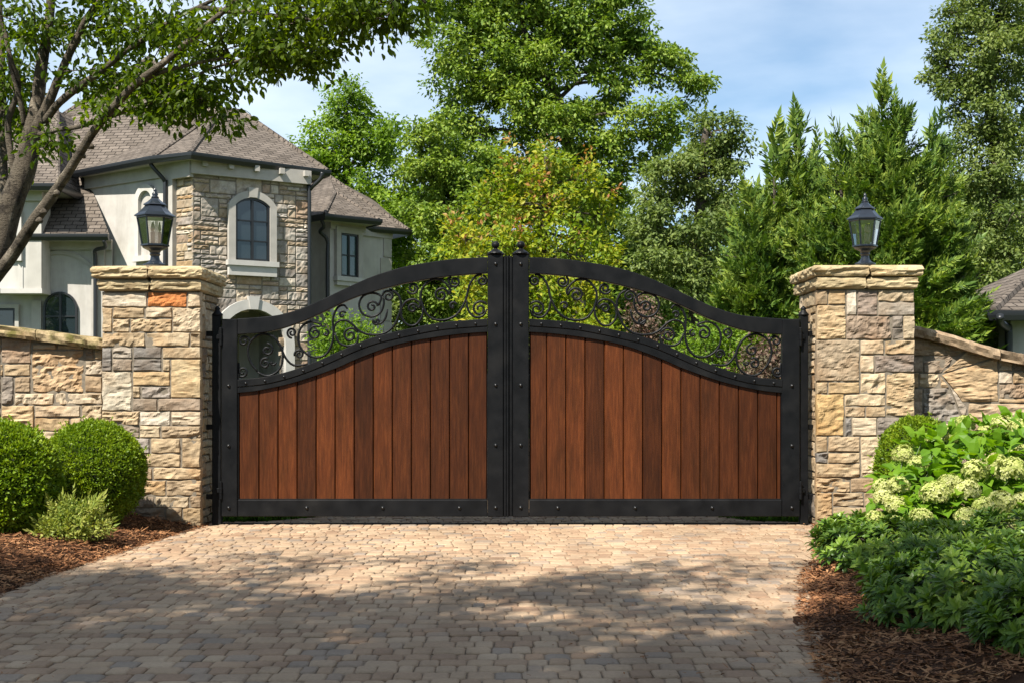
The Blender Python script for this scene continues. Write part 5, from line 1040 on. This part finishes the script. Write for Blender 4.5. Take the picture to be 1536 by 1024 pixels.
def conifer(label, cones, seed, Y0, group):
    rng = np.random.default_rng(seed); base = (*XY(cones[0][0], Y0), 0); t = thing('conifer', label, 'tree', base, group); cr = MB(); tr = MB()
    for (px, ytop, ybot, hw, Y, n, pw) in cones:
        ap = P(px, ytop, Y); zb = max(.15, P(px, ybot, Y)[2]); H = ap[2] - zb; W = hw / FPX * Y; x0 = ap[0]
        tube(tr, np.array([[x0 - .05, Y, max(0., zb - .4)], [x0 + .03, Y, zb + H * .5], [x0, Y, ap[2] - .3]]), [.08, .035, .004], 7)
        n = int(n * 2.1); nb = n // 22; f = rng.random(nb) ** .58; a = rng.uniform(0, 2 * PI, nb); lob = 1 + .25 * vnoise(np.stack([np.cos(a) * 2.2, np.sin(a) * 2.2, f * 5], -1), seed)
        rr = W * (f + .015) ** pw * lob * (1 - .5 * rng.random(nb) ** 2.4)
        bp = np.stack([x0 + rr * np.cos(a), Y + rr * np.sin(a), ap[2] - .25 - f * (H - .1)], -1)
        ba = nrm(np.stack([np.cos(a) * (.35 + .85 * f), np.sin(a) * (.35 + .85 * f), (.85 - .45 * f)], -1) + rng.normal(size=(nb, 3)) * .2)
        idx = np.repeat(np.arange(nb), 22); n = len(idx); tt = rng.random((n, 1)); off = rng.normal(size=(n, 3)); off -= ba[idx] * np.sum(off * ba[idx], 1, keepdims=True)
        pos = bp[idx] - ba[idx] * .75 * tt + off * (.02 + .13 * tt); ax = ba[idx] + off * (.12 + .3 * tt) + rng.normal(size=(n, 3)) * .08; f = f[idx]; size = rng.uniform(.2, .36, n) * (.75 + .4 * f); rr = rr[idx]
        plumes(cr, rng, pos, ax, size)
        for k in range(0, n, 9): limb(tr, (x0, Y, max(zb, pos[k, 2] - .45 * rr[k])), pos[k], .012, .003, rng, -.03, 4, 4)
        lead = np.stack([np.full(8, x0), np.full(8, Y), ap[2] - np.linspace(.32, .9, 8)], -1); plumes(cr, rng, lead + rng.normal(size=(8, 3)) * .03, np.array([0, 0, 1.]) + rng.normal(size=(8, 3)) * .25, np.full(8, .42))
    tr.build('trunk', M['bark_far'], t, smooth=True); cr.build('crown', M['leaf_conifer'], t); return t
conifer('broad feathery conifer behind the lantern on the mottled brown stone pillar', [(1322, 108, 560, 148, 18, 3000, .62), (1400, 165, 560, 84, 17.9, 1300, .6), (1260, 175, 560, 100, 17.8, 1300, .6)], 301, 18, 'feathery conifers behind the gate')
conifer('smaller twin topped feathery conifer left of the lantern on the mottled brown stone pillar', [(1196, 152, 560, 92, 18.6, 1300, .6), (1160, 178, 560, 85, 18.4, 1200, .6), (1130, 270, 560, 84, 18, 1200, .6), (1225, 200, 560, 70, 18.7, 700, .6)], 302, 18.4, 'feathery conifers behind the gate')

# shrubs on the lawn beyond the gate
def bush(name, label, px, py, Y, rx, ry, mat, n, seed, leaf=.07, T=L5, cat='shrub', group=None):
    rng = np.random.default_rng(seed); c = P(px, py, Y); R = np.array([rx / FPX * Y, rx / FPX * Y * .8, ry / FPX * Y]); t = thing(name, label, cat, (c[0], c[1], 0), group)
    q = ball(rng, n) * (rng.random((n, 1)) ** .35); C = c + q * R; C[:, 2] = np.maximum(C[:, 2], .08); m = MB(); clumps(m, rng, C, .16, 26, T, leaf, .8, .05, .7); s = MB()
    for e in C[:: max(1, n // 24)]: limb(s, (c[0], c[1], 0), e, .02, .005, rng, .05, 5, 4)
    s.build('stems', M['bark_far'], t, smooth=True); m.build('foliage', M[mat], t); return t
bush('garden_shrub', 'bright green shrub by the house seen through the left gate scrollwork', 520, 520, 22, 52, 55, 'leaf_bright', 150, 401, .075)
bush('garden_shrub', 'brownish pink shrub seen through the right gate scrollwork', 968, 490, 20, 30, 55, 'leaf_pink', 60, 402, .06)
bush('garden_shrub', 'light green shrub seen through the right gate scrollwork under the conifers', 1062, 525, 17, 60, 45, 'leaf_bright', 130, 403, .06)
bush('garden_shrub', 'low pink and green shrub seen at the hinge end of the right gate scrollwork', 1150, 545, 15.5, 45, 36, 'leaf_pink', 70, 404, .055)
bush('garden_shrub', 'yellow green shrub right of the middle posts seen through the gate scrollwork', 880, 530, 19, 70, 50, 'leaf_yellow', 160, 405, .07)

# ------------------------------------------------------------------ clipped boxwood balls and the little golden shrub
def boxball(label, c, R, n, seed, leaf=.021):
    rng = np.random.default_rng(seed); t = thing('boxwood', label, 'shrub', (c[0], c[1], 0), 'clipped boxwood balls'); c = np.array(c); R = np.array(R)
    bm = bmesh.new(); bmesh.ops.create_icosphere(bm, subdivisions=4, radius=1); m = MB(); add_bm(m, bm, None, lambda V: c + V * R * (.86 + .05 * vnoise(V * 4, seed))[:, None]); m.build('inner_core', M['core'], t, smooth=True)  # solid dark core sphere filling the ball behind its leaves
    q = ball(rng, n); s = 1 + .028 * fbm(q * 3.2, seed, 3) + .04 * vnoise(q * 13, seed + 4); dep = rng.random(n) ** 1.7 * .15
    p = c + q * R * (s - dep)[:, None]; keep = p[:, 2] > .02; p = p[keep]; q = q[keep]; n = len(p)
    f = MB(); leaves(f, L5, p, q * .75 + rng.normal(size=(n, 3)) * .55 + np.array([0, 0, .35]), q * .5 + np.array([0, 0, .5]) + rng.normal(size=(n, 3)) * .6, leaf * rng.uniform(.6, 1.35, n)); k = rng.choice(n, n // 160); sp = np.repeat(k, 7); tt = rng.random((len(sp), 1)); leaves(f, L5, p[sp] + q[sp] * (.045 * tt) + rng.normal(size=(len(sp), 3)) * .006, q[sp] + rng.normal(size=(len(sp), 3)) * .6 + [0, 0, .3], rng.normal(size=(len(sp), 3)) + [0, 0, 1], leaf * rng.uniform(.7, 1.2, len(sp))); f.build('foliage', M['leaf_box'], t); return t
boxball('clipped round boxwood ball close to the left pillar', (-2.96, 9.40, .44), (.363, .363, .365), 42000, 501)
boxball('larger shaggier boxwood ball cut off by the left edge of the photo', (-3.33, 8.62, .415), (.395, .40, .405), 36000, 502, .028)
boxball('clipped boxwood ball behind the hydrangeas', (2.92, 9.62, .45), (.29, .29, .385), 26000, 503)
rng = np.random.default_rng(55); t = thing('golden_shrub', 'small wispy gold green shrub between the two boxwood balls', 'shrub', (-2.78, 8.52, 0)); m = MB(); s = MB(); n = 230
a = rng.uniform(0, 2 * PI, n); el = rng.uniform(.1, 1.35, n); r_ = rng.uniform(.03, .25, n); d = np.stack([np.cos(a) * np.cos(el), np.sin(a) * np.cos(el), np.sin(el)], -1); pos = np.array([-2.80, 8.5, .08]) + d * r_[:, None] * [1., .8, .95]
clumps(m, rng, pos, .05, 20, L5, .024, .9, -.2, .6); plumes(m, rng, pos[::2], d[::2] + np.array([.25, 0, .2]), rng.uniform(.07, .14, len(pos[::2])), 12)
for k in range(0, n, 8): limb(s, (-2.80, 8.5, .0), pos[k], .006, .002, rng, .02, 4, 4)
s.build('stems', M['bark_far'], t, smooth=True); m.build('foliage', M['leaf_gold'], t)

# ------------------------------------------------------------------ hydrangeas
FL = [(495, 268, 34, 8.9), (548, 305, 36, 8.7), (425, 375, 30, 8.45), (480, 372, 34, 8.4), (430, 412, 32, 8.25), (472, 437, 34, 8.15), (402, 478, 28, 8.1), (478, 502, 32, 7.95), (556, 478, 36, 7.9), (600, 398, 46, 8.1), (652, 368, 40, 8.2), (735, 325, 42, 8.3), (705, 388, 42, 8.1), (706, 478, 38, 7.8), (805, 300, 38, 8.4), (855, 322, 48, 8.2), (820, 430, 46, 7.9), (812, 500, 42, 7.7), (645, 208, 32, 9.1), (700, 168, 32, 9.2), (768, 196, 28, 9.2), (826, 172, 36, 9.1), (880, 182, 34, 9), (892, 430, 40, 7.9), (590, 215, 22, 9.2), (520, 545, 26, 7.8), (762, 440, 34, 7.85), (880, 262, 32, 8.6), (870, 500, 34, 7.75), (640, 515, 30, 7.75)]
flo = MB(); rng = np.random.default_rng(71)
pet = (np.array([[0, 0, 0], [.5, .38, .05], [1, .12, 0], [1, -.12, 0], [.5, -.38, .05]]), [np.array([[0, 4, 3, 2, 1]])])
def flowerhead(c, r, parent, rng):
    n = 190; q = ball(rng, n); q = q[q[:, 2] > -.55]; n = len(q); p = c + q * r * (np.array([1, 1, .88]) * (1 + .06 * rng.normal(size=(n, 1)))); tx = nrm(np.cross(q, rng.normal(size=(n, 3)))); ty = np.cross(q, tx); m = MB(); sz = r * rng.uniform(.18, .27, n)
    for k in range(4):
        aa = k * PI / 2; d = tx * math.cos(aa) + ty * math.sin(aa) + q * .25; leaves(m, pet, p + q * .001 * k, d, q + rng.normal(size=(n, 3)) * .12, sz)
    lathe(m, [(.002, -.5 * r), (.45 * r, -.25 * r), (.6 * r, .1 * r), (.4 * r, .5 * r), (.01, .62 * r)], c, 8)
    m.build('flower_head', M['petal'], parent)
def hydrangea(label, base, fl, blobs, seed):
    rng = np.random.default_rng(seed); t = thing('hydrangea', label, 'shrub', base, 'cream hydrangea bushes'); s = MB(); lf = MB(); base = np.array(base)
    for (fx, fy, fr, Y) in fl:
        c = P(1130 + fx / 2.207, 560 + fy / 2.207, Y); r = fr / 2.207 / FPX * Y * .98; flowerhead(c, r, t, rng)
        root = base + np.array([rng.normal() * .15, rng.normal() * .12, 0]); limb(s, root, c - [0, 0, r * .4], .007, .004, rng, .05, 7, 6)
        n = 7; a = rng.uniform(0, 2 * PI, n); d = np.stack([np.cos(a), np.sin(a) - .1, rng.uniform(-.15, .35, n)], -1); leaves(lf, L8W, c + np.array([0, .01, -.6 * r]) - np.array([0, 0, 1]) * rng.uniform(0, .12, (n, 1)), d, np.array([0, -.15, 1]) + rng.normal(size=(n, 3)) * .3, rng.uniform(.09, .145, n))
    for (px, py, Y, rx, ry, rd, k) in blobs:
        R = np.array([rx / FPX * Y, rd, ry / FPX * Y]); q = ball(rng, k) * (rng.random((k, 1)) ** .4); p = P(px, py, Y) + q * R; p[:, 2] = np.maximum(p[:, 2], .1)
        d = q * [1, 1, .5] + rng.normal(size=(k, 3)) * .35 + [0, -.2, .05]; leaves(lf, L8W, p, d, np.array([0, -.25, 1]) + q * .4 + rng.normal(size=(k, 3)) * .3, rng.uniform(.08, .14, k))
        for e in p[::12]: limb(s, base + np.array([rng.normal() * .12, rng.normal() * .1, 0]), e, .006, .003, rng, .05, 6, 5)
    s.build('stems', M['stem'], t, smooth=True); lf.build('foliage', M['leaf_hyd'], t); return t
left_f = [f for f in FL if f[0] < 690 and f[1] > 250]; right_f = [f for f in FL if not (f[0] < 690 and f[1] > 250)]
hydrangea('hydrangea with round cream flower heads nearest the gate pillar', (2.60, 8.5, .1), left_f, [(1375, 740, 8.5, 60, 50, .35, 150), (1400, 690, 8.9, 50, 40, .3, 110), (1345, 780, 8.2, 35, 30, .25, 60), (1425, 760, 8.3, 40, 45, .3, 90), (1430, 665, 9.1, 40, 25, .25, 60)], 72)
hydrangea('taller hydrangea with lime green heads cut off by the right edge of the photo', (3.2, 8.6, .1), right_f, [(1480, 720, 8.6, 60, 65, .4, 190), (1530, 700, 8.8, 60, 70, .4, 170), (1470, 660, 9.2, 45, 28, .3, 90), (1530, 650, 9.2, 50, 25, .3, 90), (1520, 780, 8, 60, 35, .3, 110), (1600, 720, 8.6, 60, 80, .4, 120)], 73)

# ------------------------------------------------------------------ low evergreen shrubs along the right bed
def evergreen(label, c, R, n, seed, leaf):
    rng = np.random.default_rng(seed); t = thing('evergreen_shrub', label, 'shrub', (c[0], c[1], 0), 'low dark evergreen shrubs edging the right bed'); c = np.array(c); c[2] = float(bedz(np.array([c[0]]), np.array([c[1]]), 1)[0]) + .02; R = np.array(R); lf = MB(); s = MB()
    q = ball(rng, n); q = q[q[:, 2] > -.25]; n = len(q); rad = .72 + .30 * rng.random(n) ** .6; lob = 1 + .16 * vnoise(q * 2.6, seed); p = c + q * R * (rad * lob)[:, None]; p[:, 2] = np.maximum(p[:, 2], .05)
    ax = nrm(q * [1, 1, .9] * .8 + np.array([-.05, -.1, .75]) + rng.normal(size=(n, 3)) * .22); tx = nrm(np.cross(ax, rng.normal(size=(n, 3)))); ty = np.cross(ax, tx)
    for ringk, (m_, upk, szk, back) in enumerate(((5, 1.1, .8, 0.), (7, .45, 1.0, .012), (6, .05, 1.05, .03))):
        for k in range(m_):
            aa = k * 2 * PI / m_ + ringk * .5 + rng.normal(size=(n, 1)) * .12; out = tx * np.cos(aa) + ty * np.sin(aa); d = out + ax * upk + rng.normal(size=(n, 3)) * .1
            leaves(lf, L8, p - ax * back, d, ax - out * upk * .6 + rng.normal(size=(n, 3)) * .1, leaf * szk * rng.uniform(.75, 1.2, n))
    for k in range(0, n, 3): limb(s, (c[0] + rng.normal() * .06, c[1] + rng.normal() * .06, 0), p[k], .006, .0025, rng, .03, 5, 4)
    s.build('stems', M['bark_far'], t, smooth=True); lf.build('foliage', M['leaf_az'], t); return t
evergreen('low dark evergreen shrub closest to the stone gate pillar', (2.22, 8.55, .06), (.27, .3, .15), 140, 601, .062)
evergreen('low dark evergreen shrub on the mulch in front of the cream hydrangea heads', (2.16, 7.35, .06), (.46, .6, .165), 420, 602, .064)
evergreen('wide dark evergreen shrub spreading over the mulch in the nearest row', (2.03, 5.5, .06), (.55, .72, .235), 660, 603, .066)
evergreen('dark evergreen shrub behind the nearest row under the lime green hydrangea heads', (2.85, 7.0, .08), (.55, .6, .20), 400, 604, .064)
evergreen('dark evergreen shrub cut off by the bottom right corner of the photo', (2.02, 4.6, .04), (.40, .42, .22), 340, 605, .064)

# base colours calibrated to real-world reflectance for this exposure
ALB = .80
for m in bpy.data.materials:
    if not m.node_tree: continue
    nt = m.node_tree
    for n in list(nt.nodes):
        if n.type in ('BSDF_PRINCIPLED', 'BSDF_TRANSLUCENT'):
            s = n.inputs[0]
            if s.is_linked:
                src = s.links[0].from_socket; nt.links.new(mixc(nt, 1.0, src, ALB, 'MULTIPLY'), s)
            else: s.default_value = tuple(x * ALB for x in s.default_value[:3]) + (1,)
